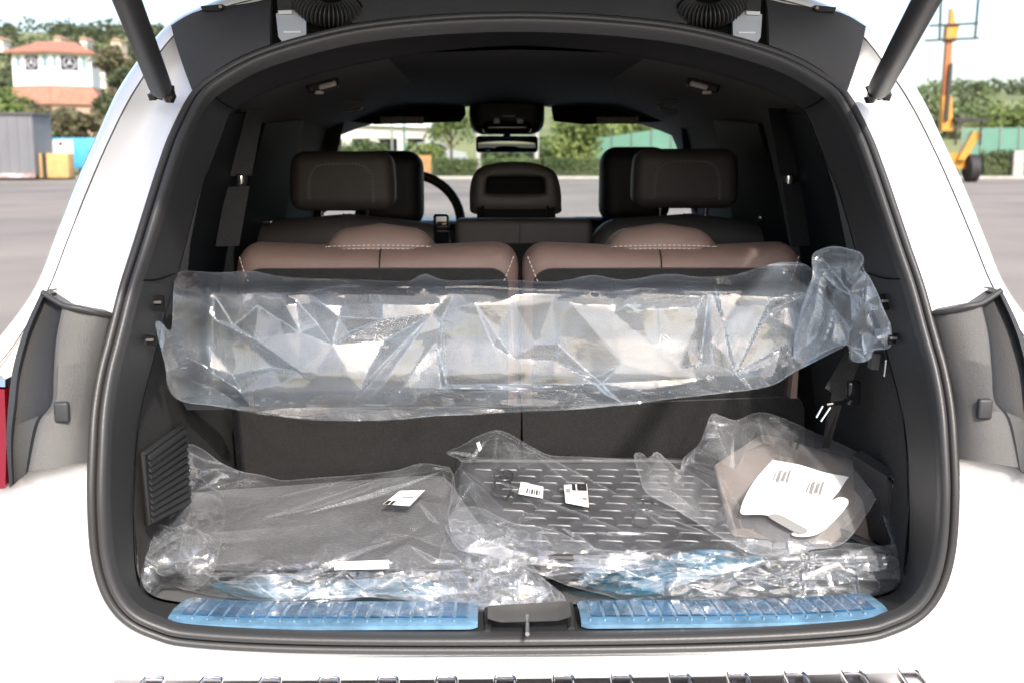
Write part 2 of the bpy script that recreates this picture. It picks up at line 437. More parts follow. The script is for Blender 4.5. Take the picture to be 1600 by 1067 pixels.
# dark plastic corner panels that the closed tailgate covers
def corner(sx):
    rowsP = [((177, 480), (95, 484), (64, 458)), ((163, 530), (88, 530), (38, 515)), ((153, 580), (84, 585), (20, 575)), ((144, 630), (81, 630), (13, 632)),
             ((140, 680), (60, 662), (10, 690)), ((138, 722), (44, 736), (15, 762))]
    rowsP[0] = ((173, 493), (98, 479), (64, 458))
    off = -.050
    L = [[] for _ in range(9)]
    for s_, m_, o_ in rowsP:
        q = [rear(s_[0], s_[1], -.004), rear(*lerp2(s_, m_, .06), -.012), rear(*lerp2(s_, m_, .30), off + .018), rear(*lerp2(s_, m_, .90), off), rear(m_[0], m_[1], off + .004),
             rear(*lerp2(m_, o_, .14), -.030), rear(*lerp2(m_, o_, .80), -.029), rear(*lerp2(m_, o_, .86), off), rear(o_[0], o_[1], off + .002)]
        for k in range(9): L[k].append(q[k])
    S = [spline(c, 6) for c in L]
    S.append([p + Vector((-.004, .045, 0)) for p in S[8]])
    if sx < 0: S = [[mx(p) for p in c] for c in S]
    def strip(cols, nm, m, par):
        rows = [list(r) for r in zip(*[S[c] for c in cols])]
        rows = [[p + Vector((0, .05, -.003)) for p in rows[0]]] + rows + [[p + Vector((0, .05, .003)) for p in rows[-1]]]
        return MB().grid(rows).build(nm, m, par, ang=50)
    o = strip((0, 1, 2, 3, 4), 'corner_panel', 'clad', suv)
    strip((4, 5, 6, 7, 8, 9), 'darkened_recess', 'trim', o)  # black trim colour stands in for the shade in the recess
    # rim along the top edge and a rubber plug on the flat
    top = [rear(172, 492, -.010), rear(150, 489, -.034), rear(120, 482, off - .001), rear(98, 477, off - .001), rear(66, 457, off)]
    if sx < 0: top = [mx(p) for p in top]
    MB().tube(spline(top, 5), .0045, 8).build('rim', 'cover', o)
    c = rear(97, 643, off + .002)
    if sx < 0: c = mx(c)
    MB().rbox(c, (.0105, .006, .0150), .004).build('rubber_plug', 'plug', o)
    # tail lamp beside it
    a = [rear(7, 608, -.045), rear(10, 690, -.045), rear(8, 762, -.045), rear(-60, 770, -.04), rear(-90, 690, -.03), rear(-60, 606, -.03)]
    if sx < 0: a = [mx(p) for p in a]
    tl = MB().slab(a, (0, .05, 0)).build('tail_light', 'red', suv)
    b = [rear(8, 592, -.045), rear(8, 604, -.045), rear(-60, 603, -.03), rear(-60, 588, -.03)]
    if sx < 0: b = [mx(p) for p in b]
    MB().slab(b, (0, .05, 0)).build('chrome_strip', 'chrome', tl)
    return o
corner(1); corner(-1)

# gas struts
def strut(sx):
    a = rear(252, 140, -.035); b = at(176, -40, -.18) if sx > 0 else mx(at(176, -40, -.18)); e = at(110, -230, -.45)
    if sx < 0: a = mx(a); e = mx(e)
    d = (e - a).normalized(); L = (e - a).length
    pts = [a + d * .0, a + d * .006, a + d * .02, a + d * (L * .98), a + d * L]
    o = MB().tube(pts, [.0135, .0175, .0185, .0185, .016], 20).build('gas_strut', 'trim', suv)
    fl = (lambda p: p) if sx > 0 else mx
    MB().tube([fl(rear(261, 138, -.030)), fl(rear(265, 154, -.022)), fl(rear(265, 161, -.016))], [.0125, .0115, .007], 14).build('strut_socket', 'gloss', o)
    MB().tube([fl(rear(243, 136, -.020)), fl(rear(238, 150, -.012)), fl(rear(239, 158, -.006))], [.009, .009, .006], 12).build('ball_joint', 'gloss', o)
    MB().tube([fl(rear(240, 151, -.008)), fl(rear(262, 156, -.014))], .004, 8).build('joint_pin', 'gloss', o)
    for k in (-1, 1):
        MB().rbox(a + d * .010 + Vector((k * .010, -.0155, 0)), (.002, .002, .002), .001).build('screw', 'dark', o)
strut(1); strut(-1)

# raised tailgate (above the frame), it shades the upper bay
mb = MB(); rows = []
for i in range(13):
    u = i / 12; X = -.68 + 1.36 * u; c = (abs(X) / .68) ** 2.2
    rows.append([(X, .50, 1.815 - .05 * c), (X, .30, 1.91 - .04 * c), (X, .0, 2.02 - .04 * c), (X, -.40, 2.15 - .04 * c), (X, -.72 + .07 * c, 2.21 - .05 * c)])
mb.grid(rows); mb.grid([[p + Vector((0, .02, .055)) for p in map(Vector, r)] for r in rows])
tg = mb.build('tailgate', 'paint', suv)
MB().grid([[Vector(p) + Vector((0, 0, -.012)) for p in r[0:]] for r in rows[1:-1]]).build('inner_panel', 'trim', tg)

# plastic roof covers round the top of the opening, hinge bays with hoses and brackets
def coverpiece(name, i0, i1, cut0=None, cut1=None):
    # i0,i1 : station range on left half (0 top centre .. 6 corner)
    OT = [(820, -48), (690, -44), (570, -34), (480, -20), (400, 3), (312, 17), (267, 40)]
    a = spline([rear(*p, -.006) for p in [lerp2(q, (q[0], q[1] - 4), 1) for q in R0px[:7]]], 10); b = spline([rear(*p, -.004) for p in OT], 10)
    s0, s1 = int(i0 * 10), int(i1 * 10)
    return a[s0:s1 + 1], b[s0:s1 + 1]
for sx in (1, -1):
    a, b = coverpiece('x', 3.78, 6)
    rows = []
    for p, q in zip(a, b):
        r = [p + Vector((0, .02, 0)), p] + [p.lerp(q, t) + Vector((0, -.010 * math.sin(math.pi * t), 0)) for t in (.08, .25, .5, .75, .93)] + [q, q + Vector((0, .025, .002))]
        rows.append(r)
    rows = [[p + Vector((.002, .035, 0)) for p in rows[0]]] + rows + [[p + Vector((-.004, .02, 0)) for p in rows[-1]]]
    if sx < 0: rows = [[mx(p) for p in r] for r in rows]
    MB().grid(rows).build('roof_corner_cover', 'cover', suv)
a, b = coverpiece('x', 0, 2.2)
rows = [[p + Vector((0, .02, 0)), p] + [p.lerp(q, t) + Vector((0, -.006 * math.sin(math.pi * t), 0)) for t in (.1, .4, .7, .95)] + [q] for p, q in zip(a, b)]
full = [[mx(p) for p in r] for r in reversed(rows)] + rows[1:]
full = [[p + Vector((0, .035, 0)) for p in full[0]]] + full + [[p + Vector((0, .035, 0)) for p in full[-1]]]
MB().grid(full).build('roof_center_cover', 'cover', suv)
for sx in (1, -1):
    fl = (lambda p: p) if sx > 0 else mx
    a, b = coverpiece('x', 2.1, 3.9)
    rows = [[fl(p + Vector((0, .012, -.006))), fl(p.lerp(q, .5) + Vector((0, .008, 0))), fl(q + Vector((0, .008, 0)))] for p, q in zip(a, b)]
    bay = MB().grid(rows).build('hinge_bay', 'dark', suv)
    br = [rear(431, 22, -.006), rear(446, 14, -.006), rear(474, 18, -.006), rear(478, 30, -.006), rear(478, 55, -.006), rear(441, 66, -.006), rear(435, 58, -.006)]
    MB().slab([fl(p) for p in br], (0, .01, 0)).build('hinge_bracket', mat('grey_primer', (.42, .45, .48), .4), bay)
    MB().slab([fl(p) for p in (rear(434, 17, -.012), rear(456, 16, -.012), rear(456, 22, -.012), rear(436, 23, -.012))], (0, .008, 0)).build('bracket_tab', 'paint', bay)
    MB().slab([fl(p) for p in (rear(443, 49, -.009), rear(470, 49, -.009), rear(470, 52, -.009), rear(443, 52, -.009))], (0, .006, 0)).build('bracket_groove', 'paint', bay)
    # arm of the hinge above the bracket
    MB().slab([fl(p) for p in (rear(430, -25, -.02), rear(455, -25, -.02), rear(456, 14, -.02), rear(434, 15, -.02))], (0, .03, 0)).build('hinge_arm', 'cover', bay)
    path = spline([rear(462, -22, -.012), rear(474, 4, -.015), rear(492, 19, -.018), rear(515, 25, -.018), rear(537, 22, -.012), rear(556, 12, .0)], 5)
    hz = MB().tube([fl(p) for p in path], .0165, 14).build('cable_hose', 'dark', bay)
    for i in range(1, len(path) - 2):
        t = (path[i + 1] - path[i - 1]).normalized()
        p = fl(path[i]); t = fl(t)
        MB().tube([p - t * .0016, p - t * .0006, p + t * .0006, p + t * .0016], [.0168, .0215, .0215, .0168], 18).build('hose_ring', 'rubber', hz)
    cl = [rear(313, 10, -.012), rear(347, 7, -.012), rear(350, 12, -.012), rear(345, 17, -.012), rear(316, 17, -.012)]
    MB().slab([fl(p) for p in cl], (0, .03, 0)).build('cover_clip', 'trim', suv)
    MB().tube([fl(rear(344, 11, -.02)), fl(rear(344, 11, -.012))], .003, 8).build('clip_screw', 'tan', suv)
# white roof skin showing above the covers
# ------------------------------------------------------------------ cabin shell
SEC = []
def section(y, hw_low, hw_belt, hw_roof, z_roof, z_belt=1.15, n=None):
    pts = []
    for p in RIN:
        u = abs(p.x); s = -1 if p.x < 0 else 1
        zr = (p.z - .76) / (RIN[0].z - .76)           # 0 bottom .. 1 top
        z = .70 + (z_roof - .70) * zr
        wmax = max(.001, max(abs(q.x) for q in RIN))
        frac = u / wmax
        hw = hw_belt if z < z_belt else hw_belt + (hw_roof - hw_belt) * (z - z_belt) / (z_roof - z_belt)
        # superellipse towards the roof keeps a rounded headliner
        t = max(0, (z - (z_roof - .22)) / .22)
        lim = hw * (1 - .35 * t ** 3)
        x = s * min(frac * hw * 1.25, hw * (1 if t == 0 else max(.0, 1 - .10 * t ** 2)))
        pts.append(Vector((x, y, z)))
    return pts
shell = [[p + Vector((0, .022, 0)) - n_[0] * .004 for p, n_ in zip(RIN, FR)], [p + Vector((0, .045, 0)) - n_[0] * .016 for p, n_ in zip(RIN, FR)]]
for y, b, r, zr in ((.75, .66, .58, 1.70), (1.5, .70, .60, 1.70), (2.2, .70, .60, 1.685), (2.62, .70, .585, 1.655)):
    shell.append(section(y, b, b, r, zr))
v = [p for r in shell for p in r]; f = []
for k in range(len(shell) - 1):
    for i in range(NR):
        j = (i + 1) % NR
        f.append((k * NR + i, k * NR + j, (k + 1) * NR + j, (k + 1) * NR + i))
fixn(mesh('headliner', v, f, 'head', suv))
# roof blind, dark panel
MB().grid([[(-.36, .95, 1.678), (-.30, .62, 1.676), (0, .55, 1.68), (.30, .62, 1.676), (.36, .95, 1.678)], [(-.42, 1.5, 1.674), (-.3, 1.5, 1.676), (0, 1.5, 1.678), (.3, 1.5, 1.676), (.42, 1.5, 1.674)],
           [(-.42, 2.35, 1.640), (-.3, 2.35, 1.641), (0, 2.35, 1.642), (.3, 2.35, 1.641), (.42, 2.35, 1.640)]]).build('roof_blind', 'shade', suv)
# side windows: privacy glass
for sx in (-1, 1):
    for (y0, y1) in ((.42, .95), (1.10, 1.75)):
        xb0, xb1 = (.625, .66) if y0 < 1 else (.675, .675)
        q = [(sx * xb0, y0, 1.20), (sx * xb1, y1, 1.18), (sx * (xb1 - .09), y1, 1.58), (sx * (xb0 - .08), y0 + .12, 1.56)]
        MB().slab(q, (sx * .006, 0, 0)).build('side_window', 'glassk', suv)
# A pillars and windshield
for sx in (-1, 1):
    c0 = at(520, 150, 2.35) if sx < 0 else at(1083, 150, 2.35)
    pl = [at(545, 158, 2.30), at(527, 240, 2.40), at(512, 330, 2.5)] if sx < 0 else [at(1060, 160, 2.30), at(1068, 240, 2.40), at(1085, 330, 2.5)]
    lp = [Vector((sx * .70, p.y + .05, p.z - .04)) for p in pl]
    MB().grid([pl, [p.lerp(q, .5) + Vector((0, -.03, 0)) for p, q in zip(pl, lp)], lp]).build('pillar_trim', 'trimhi', suv)
MB().grid([[(-.74, 3.25, 1.12), (0, 3.3, 1.12), (.74, 3.25, 1.12)], [(-.62, 2.50, 1.66), (0, 2.50, 1.68), (.62, 2.50, 1.66)]]).build('windshield', 'windshield', suv)
# dashboard
MB().grid([[(-.75, 2.30, .80), (0, 2.30, .80), (.75, 2.30, .80)], [(-.75, 2.30, 1.14), (0, 2.30, 1.16), (.75, 2.30, 1.14)], [(-.75, 2.40, 1.235), (0, 2.40, 1.245), (.75, 2.40, 1.235)],
           [(-.75, 2.62, 1.25), (0, 2.62, 1.255), (.75, 2.62, 1.25)], [(-.78, 3.25, 1.10), (0, 3.3, 1.10), (.78, 3.25, 1.10)]]).build('dashboard', 'dash', suv)
# cabin floor
MB().slab([(-.75, .60, .55), (.75, .60, .55), (.75, 3.2, .55), (-.75, 3.2, .55)], (0, 0, -.03)).build('cabin_floor', 'carpet', suv)
# steering wheel
c = at(640, 350, 2.25); pts = [c + Vector((math.cos(q) * .17, math.sin(q) * .06, math.sin(q) * .16)) for q in [i * math.pi / 20 for i in range(41)]]
MB().tube(pts, .016, 10, cap=False).build('steering_wheel', 'leatherk', suv)

# sun visors, overhead console, mirror
for x0, x1, lab in ((537, 728, (594, 662)), (862, 1052, (932, 998))):
    q = [at(x0, 172, 2.40), at(x0 + 3, 190, 2.38), at(x0 + 50, 195, 2.38), at(x1 - 8, 191, 2.38), at(x1, 180, 2.38), at(x1 - 2, 160, 2.45), at(x0, 155, 2.45)]
    vo = MB().slab(q, (0, .02, 0)).build('sun_visor', 'trim', suv)
    MB().slab([at(lab[0], 183, 2.374), at(lab[1], 183, 2.374), at(lab[1], 194, 2.372), at(lab[0], 194, 2.372)], (0, .003, 0)).build('warning_label', 'visorlab', vo)
oc = MB().rbox(at(792, 175, 2.34), (.125, .06, .075), .045).build('overhead_console', 'trim', suv)
MB().rbox(at(792, 200, 2.315), (.082, .05, .022), .020).build('sensor_cover', 'gloss', oc)
for x in (776, 813): MB().rbox(at(x, 189, 2.273), (.013, .006, .013), .004).build('reading_light', mat('lamp_blue_grey', (.22, .26, .34), .2), oc)
MB().rbox(at(795, 182, 2.273), (.022, .006, .003), .002).build('switch_row', 'print', oc)
rm = MB().rbox(at(792, 226, 2.36), (.105, .012, .028), .012).build('rear_view_mirror', 'gloss', suv)
MB().tube([at(792, 205, 2.36), at(792, 220, 2.365)], .012, 8).build('mirror_stem', 'trim', rm)
MB().rbox(at(792, 226, 2.345), (.098, .002, .023), .0015).build('mirror_glass', mat('mirror', (.10, .12, .12), .02, metal=1), rm)
# grab handles and reading lamps on the headliner
for sx, hx, lx in ((-1, 548, 505), (1, 1046, 1098)):
    p = at(hx, 166, 1.50)
    pts = spline([p + Vector((-sx * -.020, 0, .012)), p + Vector((-sx * .020, 0, .010)), p + Vector((-sx * .026, 0, -.004)), p + Vector((-sx * .012, 0, -.013)), p + Vector((sx * .022, 0, -.016))], 5)
    MB().tube(pts, .0075, 8, flat=.8).build('grab_handle', mat('grey_handle_plastic', (.20, .20, .19), .35), suv)
    q = at(lx, 134, .95)
    lo = MB().rbox(q, (.035, .02, .012), .008, Euler((0, sx * .25, 0)).to_matrix()).build('reading_lamp', 'trim', suv)
    MB().rbox(q + Vector((-sx * .012, -.016, -.001)), (.020, .008, .006), .004, Euler((0, sx * .25, 0)).to_matrix()).build('lamp_lens', 'lamp', lo)
    MB().rbox(q + Vector((sx * .006, -.02, -.016)), (.010, .006, .004), .003).build('lamp_clip', 'lamp', lo)
# belt guides on the C pillars with webbing
for px, b0, b1 in ((375, (372, 292), (355, 385)), (1234, (1237, 285), (1252, 385))):
    y = .80
    bg_o = MB().rbox(at(px, 281, y), (.008, .008, .012), .005).build('belt_guide', 'chrome', suv)
    p0, p1 = at(*b0, y), at(*b1, y - .05); s = Vector((.022, .01, 0))
    MB().slab([p0 - s, p0 + s, p1 + s, p1 - s], (0, .002, 0)).build('belt_webbing', 'belt', bg_o)
    u0, u1 = at(px - (20 if px < 800 else -20) * -1, 170, y + .05), at(px, 275, y)
    MB().slab([u0 - s, u0 + s, u1 + s, u1 - s], (0, .002, 0)).build('belt_webbing', 'belt', bg_o)

# ------------------------------------------------------------------ cargo bay
ZF = .748
MB().slab([(-.62, .13, ZF), (.70, .13, ZF), (.70, .72, ZF), (-.60, .72, ZF)], (0, 0, -.02)).build('load_floor', 'carpet', suv)
# carpeted panel under the seat backs, two halves with a seam
for x0, x1 in ((368, 814), (816, 1257)):
    tl, tr = at(x0, 640 if x0 < 500 else 636, .615), at(x1, 636 if x1 < 1000 else 622, .615)
    bl, br = at(x0 + 4, 800, .65), at(x1 - 2, 800, .65)
    if x1 > 1000: pts = [tl, at(x1 - 18, 620, .615), at(x1 - 4, 626, .615), at(x1, 640, .617), br, bl]
    else: pts = [tl, tr, br, bl]
    MB().slab(pts, (0, .03, 0)).build('seat_base_panel', 'carpet', suv)
# side walls
def sidewall(sx):
    def rx(z):
        c_ = sorted([(p.z, abs(p.x), p.y) for p in Rinh[9:20]]); zs = [q[0] for q in c_]
        return float(np.interp(z, zs, [q[1] for q in c_])) + .006, float(np.interp(z, zs, [q[2] for q in c_])) + .012
    a = [(rx(z)[0], rx(z)[1], z) for z in (.74, .80, .95, 1.10, 1.24)]
    b = [(.605, .40, .74), (.606, .40, .80), (.610, .40, .95), (.618, .42, 1.10), (.618, .42, 1.24)]
    c = [(.575, .70, .74), (.577, .70, .80), (.580, .70, .95), (.60, .70, 1.10), (.63, .75, 1.22)]
    if sx > 0: b = [(.641 if p[2] < 1.0 else p[0], p[1], p[2]) for p in b]; c = [(.62 if p[2] < 1.0 else p[0], p[1], p[2]) for p in c]
    rows = [[Vector((sx * p[0], p[1], p[2])) for p in r] for r in (a, b, c)]
    rows = [spline(list(c_), 4) for c_ in zip(*rows)]
    return MB().grid(rows).build('side_wall', 'wall', suv)
wl = sidewall(-1); wr = sidewall(1)
# vent grille on the left wall
g0, g1, g2, g3 = at(226, 700, .20), at(287, 665, .42), at(285, 775, .42), at(236, 800, .20)
for g in (g0, g1, g2, g3): g.x = -.594 + (g.y - .20) * .012
quad = [Vector((-.611, .172, 1.015)), Vector((-.600, .375, 1.015)), Vector((-.598, .375, .875)), Vector((-.611, .172, .90))]
vg = MB().slab(quad, (.004, 0, 0)).build('vent_grille', 'trim', wl)
MB().tube(quad + [quad[0]], .005, 8).build('grille_frame', 'trim', vg)
for i in range(11):
    t = (i + .5) / 11; p = quad[0].lerp(quad[3], t); q = quad[1].lerp(quad[2], t)
    MB().slab([p + Vector((.005, .006, .002)), q + Vector((.005, -.006, .002)), q + Vector((.009, -.006, -.003)), p + Vector((.009, .006, -.003))], (0, 0, -.004)).build('slat', 'trim', vg)
# lower cover left below the bag
MB().slab([at(284, 624, .40), at(292, 640, .40), at(350, 640, .46), at(355, 632, .46), at(340, 622, .46)], (0, .03, 0)).build('belt_stowage', 'trim', wl)
MB().slab([at(362, 640, .60), at(370, 640, .60), at(381, 760, .60), at(373, 760, .60)], (0, .02, 0)).build('guide_rail', 'gloss', wl)
# slots in the lower pillar covers
for sx in (-1, 1):
    for (cx, cyy, w_, h_) in ((249, 473, 9, 14), (237, 531, 7, 9)):
        pts = [(cx - w_, cyy - h_), (cx + w_, cyy - h_ + 3), (cx + w_, cyy + h_), (cx - w_ + 2, cyy + h_ - 2)]
        q = [rear(p[0], p[1], .088) + Vector((0, -.010, 0)) for p in pts]
        if sx > 0: q = [mx(p) for p in q]
        s_o = MB().slab(q, (0, .006, 0)).build('blind_socket', 'dark', tr_o)
        c = sum(q, Vector()) / 4
        MB().rbox(c + Vector((0, -.002, .002)), (.006, .003, .0022), .001).build('socket_tab', 'clad', s_o)
# seat belt and buckle hanging on the right wall
p = [at(1322, 520, .36), at(1338, 522, .36), at(1325, 620, .34), at(1293, 605, .34)]
sb = MB().slab([at(1325, 545, .37), at(1352, 545, .37), at(1320, 625, .335), at(1289, 606, .335)], (0, .003, 0)).build('seat_belt', 'belt', suv)
MB().slab([at(1300, 612, .35), at(1318, 622, .34), at(1296, 700, .42), at(1284, 700, .42)], (0, .003, 0)).build('belt_webbing', 'belt', sb)
MB().rbox(at(1333, 613, .345), (.012, .010, .022), .006).build('buckle', 'gloss', sb)
MB().tube(spline([at(1292, 632, .32), at(1305, 630, .32), at(1318, 628, .325), at(1332, 618, .33)], 4), .004, 8).build('belt_tongue', 'gloss', sb)
for a_, b_ in (((1286, 634), (1276, 652)), ((1298, 636), (1283, 658))):
    MB().tube([at(*a_, .315), at(*b_, .315)], .0024, 8).build('tongue_bar', 'chrome', sb)
for a_, b_ in (((1385, 562), (1382, 588)), ((1399, 560), (1394, 596))):
    MB().tube([at(*a_, .24), at(*b_, .24)], .0020, 8).build('latch_bar', 'chrome', suv)
MB().slab([at(1364, 552, .26), at(1376, 554, .26), at(1373, 578, .26), at(1361, 577, .26)], (0, .02, 0)).build('latch_cover', 'clad', suv)
MB().rbox(at(1402, 590, .235), (.006, .006, .010), .003).build('latch_claw', 'steel', suv)
MB().slab([at(1248, 575, .52), at(1240, 575, .52), at(1235, 622, .52), at(1245, 622, .52)], (0, .03, 0)).build('seat_side_strip', 'leather', suv)

# sill with blue film covered scuff plates, and the striker pocket
def sill_pt(px, py): return atz(px, py, .772)
def scuff(x0, x1, n, mir):
    root = None
    yb, yf, zf = .138, .052, .7745
    def P(px, t, dz=0): # t 0 back .. 1 front
        a = at(px, 948, .135); s = (px - 822) / 1000.0
        X = atz(px, 966, .775).x
        return Vector((X, .140 - .125 * t, .7765 + .015 * t + .002 * math.sin(math.pi * t) + .012 * (abs(X) / .56) ** 6 - .005 * (max(0, t - .66) / .34) ** 2 + dz))
    ts = [0, .08, .3, .62, .70, .80, .92, 1.0]
    rows = []
    N = 60
    for i in range(N + 1):
        px = x0 + (x1 - x0) * i / N
        e = min(i, N - i) / N * (x1 - x0)
        r = []
        for t in ts:
            q = P(px, t)
            if e < 16: q.y = .075 + (q.y - .075) * (.86 + .14 * math.sqrt(1 - (1 - e / 16) ** 2))
            r.append(q)
        r = [r[0] + Vector((0, 0, -.006))] + r + [r[-1] + Vector((0, 0, -.006))]
        rows.append(r)
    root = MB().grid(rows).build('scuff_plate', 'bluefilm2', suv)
    for i in range(n):
        a = x0 + 14 + (x1 - x0 - 28) * i / n + 2; b = x0 + 14 + (x1 - x0 - 28) * (i + 1) / n - 2
        sh = 0
        top = [P(a, .05, .0012), P(b, .05, .0012), P(b + sh, .80, .0012), P(a + sh, .80, .0012)]
        top2 = [p + Vector((0, 0, .0024)) for p in [P(a + 2, .08), P(b - 2, .08), P(b - 2 + sh, .77), P(a + 2 + sh, .77)]]
        top2[2] += Vector((0, 0, -.0005)); mbt = MB(); mbt.add(top + top2, [(4, 5, 6, 7), (0, 1, 5, 4), (1, 2, 6, 5), (2, 3, 7, 6), (3, 0, 4, 7)])
        mbt.build('plate_tile', 'bluefilm', root, smooth=False)
        # little raised rib on the front lip
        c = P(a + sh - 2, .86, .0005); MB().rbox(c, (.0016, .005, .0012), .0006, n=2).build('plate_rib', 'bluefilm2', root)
scuff(277, 747, 20, 1); scuff(905, 1377, 20, -1)
pk = [atz(762, 958, .772), atz(890, 950, .772), atz(893, 988, .772), atz(762, 992, .772)]
rows = []
for t in [i / 8 for i in range(9)]:
    r = []
    for s in [i / 12 for i in range(13)]:
        p = pk[0].lerp(pk[1], s).lerp(pk[3].lerp(pk[2], s), t)
        e = min(1, min(s, 1 - s) / .14) ; g = min(1, min(t, 1.2 - t) / .2)
        p.z = .781 + .014 * t + .004 - .007 * (e * g)
        r.append(p)
    rows.append(r)
sp_o = MB().grid(rows).build('striker_pocket', 'clad', suv)
a, b = atz(824, 962, .784), atz(824, 990, .796)
MB().tube([a, b], .0033, 8).build('striker_bar', 'steel', sp_o)
MB().tube([pk[0] + Vector((0, 0, .006)), pk[3] + Vector((0, 0, .004))], .006, 8).build('pocket_rim', 'trim', sp_o)
MB().tube([pk[1] + Vector((0, 0, .006)), pk[2] + Vector((0, 0, .004))], .006, 8).build('pocket_rim', 'trim', sp_o)

# ------------------------------------------------------------------ seats
def stitches(pts, name, m, parent, L=.006, gap=.0035, r=.0009):
    pts = [Vector(p) for p in pts]; mb = MB(); acc = 0; d = 0; on = 0
    seg = [(pts[i], pts[i + 1]) for i in range(len(pts) - 1)]; tot = sum((b - a).length for a, b in seg)
    def pos(s):
        for a, b in seg:
            l = (b - a).length
            if s <= l: return a.lerp(b, s / max(l, 1e-9))
            s -= l
        return pts[-1]
    s = 0
    while s + L < tot:
        mb.tube([pos(s), pos(s + L)], r, 5); s += L + gap
    return mb.build(name, m, parent, smooth=False)

# third row
def third(x0, x1, hx0, hx1, lab):
    root_o = None
    yT = .565
    tl, tr = at(x0, 386, yT), at(x1, 384, yT)
    W = (tr.x - tl.x) / 2; cx = (tr.x + tl.x) / 2
    tilt = Euler((D2R(13), 0, 0)).to_matrix()
    H = .27
    topc = Vector((cx, yT + .050, (tl.z + tr.z) / 2))
    c = topc - tilt @ Vector((0, 0, H))
    o = MB().rbox(c, (W, .055, H), .045, tilt, n=6).build('third_row_seat', 'leather', suv, ang=80)
    # gentle dip in the top where the headrest sits
    for v_ in o.data.vertices:
        q = (v_.co.x - (at((hx0 + hx1) / 2, 380, yT).x)) / .17
        if v_.co.z > topc.z - .08: v_.co.z -= .010 * max(0, 1 - q * q)
    # carpet back
    back = tilt @ Vector((0, -.055, 0)); up = tilt @ Vector((0, 0, 1)); rt = Vector((1, 0, 0))
    zt = -.031; pts = []
    w2 = W - .020
    for a0 in range(0, 91, 15): pts.append(c + back * 1.06 + rt * (w2 - .035 + .035 * math.sin(D2R(a0))) + up * (H + zt - .035 + .035 * math.cos(D2R(a0))))
    left = [c + back * 1.06 + rt * (-w2 + .035 - .035 * math.sin(D2R(a0))) + up * (H + zt - .035 + .035 * math.cos(D2R(a0))) for a0 in range(90, -1, -15)]
    pts = left + pts + [c + back * 1.06 + rt * w2 - up * H * .98, c + back * 1.06 - rt * w2 - up * H * .98]
    cb = MB().slab(pts, -back * .15).build('carpet_back', 'carpet', o)
    # seams and stitching
    m_x = cx
    sm = []
    for a0 in range(-10, 100, 10):
        q = Vector((0, -.010 - .0455 * math.sin(D2R(a0)), H - .045 + .0455 * math.cos(D2R(a0)))); sm.append(c + Vector((at((hx0 + hx1) / 2, 400, yT).x - cx, 0, 0)) + tilt @ q)
    sm = [p - Vector((0, 0, .009)) for p in sm]
    MB().tube(sm, .0016, 6).build('seam', 'leatherk', o)
    for s in (-1, 1):
        st = [c + tilt @ Vector((s * (W - .012 - .018 * t), -.0555 + .004 * (1 - t) - .004, H - .022 - .03 * t)) for t in [i / 6 for i in range(7)]]
        st = [c + tilt @ Vector((s * (W - .010 - .020 * t), -.030 - .0285 * math.sin(t * 1.5708), H - .016 - .042 * t)) for t in [i / 8 for i in range(9)]]
        stitches(st, 'stitching', 'stitch', o, r=.0012)
    # headrest folded onto the seat
    a, b = at(hx0, 386, yT + .07), at(hx1, 386, yT + .07)
    hw = (b.x - a.x) / 2; hc = Vector(((a.x + b.x) / 2, yT + .12, topc.z - .016))
    h = MB().rbox(hc, (hw, .075, .052), .050, Euler((D2R(-4), 0, 0)).to_matrix(), n=7).build('headrest', 'leather', o, ang=80)
    for v_ in h.data.vertices:
        q = (v_.co.x - hc.x) / hw
        if v_.co.z > hc.z: v_.co.z -= .030 * q * q
    stl = [Vector((hc.x + hw * s, hc.y - .078 + .040 * max(0, abs(s) - .85) / .15, hc.z + .008 - .004 * s * s)) for s in [i / 12 - 1 for i in range(25)]]
    stitches(stl, 'stitching', 'stitch', h, r=.0011); stitches([p + Vector((0, .004, .006)) for p in stl], 'stitching', 'stitch', h, r=.0011)
    # child seat anchor mark printed on the carpet
    lp, rp = lab
    yl = (c + back * 1.08).y + .02
    def onback(px, py):
        # intersect the carpet plane
        n_ = tilt @ Vector((0, -1, 0)); P0 = c + back * 1.06 + n_ * .0015; d = ray(px, py); t = (P0 - CAM).dot(n_) / d.dot(n_); return CAM + d * t
    cu = bpy.data.curves.new('t', 'FONT'); cu.body = 'TOP TETHER'; cu.size = 1; cu.align_x = 'CENTER'
    to = bpy.data.objects.new('t', cu); col.objects.link(to); bpy.context.view_layer.update()
    me = bpy.data.meshes.new_from_object(to.evaluated_get(bpy.context.evaluated_depsgraph_get())); bpy.data.objects.remove(to)
    xs = [q.co.x for q in me.vertices]; wd = max(xs) - min(xs); ctr = onback(lp, 544); wid = (onback(lp + 17, 544) - onback(lp - 17, 544)).x
    sc = wid / wd; n_ = tilt @ Vector((0, -1, 0))
    for q in me.vertices: q.co = ctr + rt * (q.co.x * sc) + up * (q.co.y * sc * 1.1)
    me.materials.clear(); me.materials.append(M['print'])
    tx = bpy.data.objects.new('anchor_lettering', me); link(tx, cb)
    mb = MB()
    def pl(*pp): mb.tube([onback(lp + x, y) + n_ * .0005 for x, y in pp], .0011, 5)
    pl((-8, 536), (9, 536)); pl((-6, 534), (-4, 522), (1, 529), (8, 533)); pl((0, 524), (5, 524), (9, 530)); pl((-9, 538), (9, 538))
    mb.build('anchor_pictogram', 'print', cb)
    return o
third(361, 811, 497, 687, (591, 0)); third(817, 1262, 940, 1130, (1037, 0))

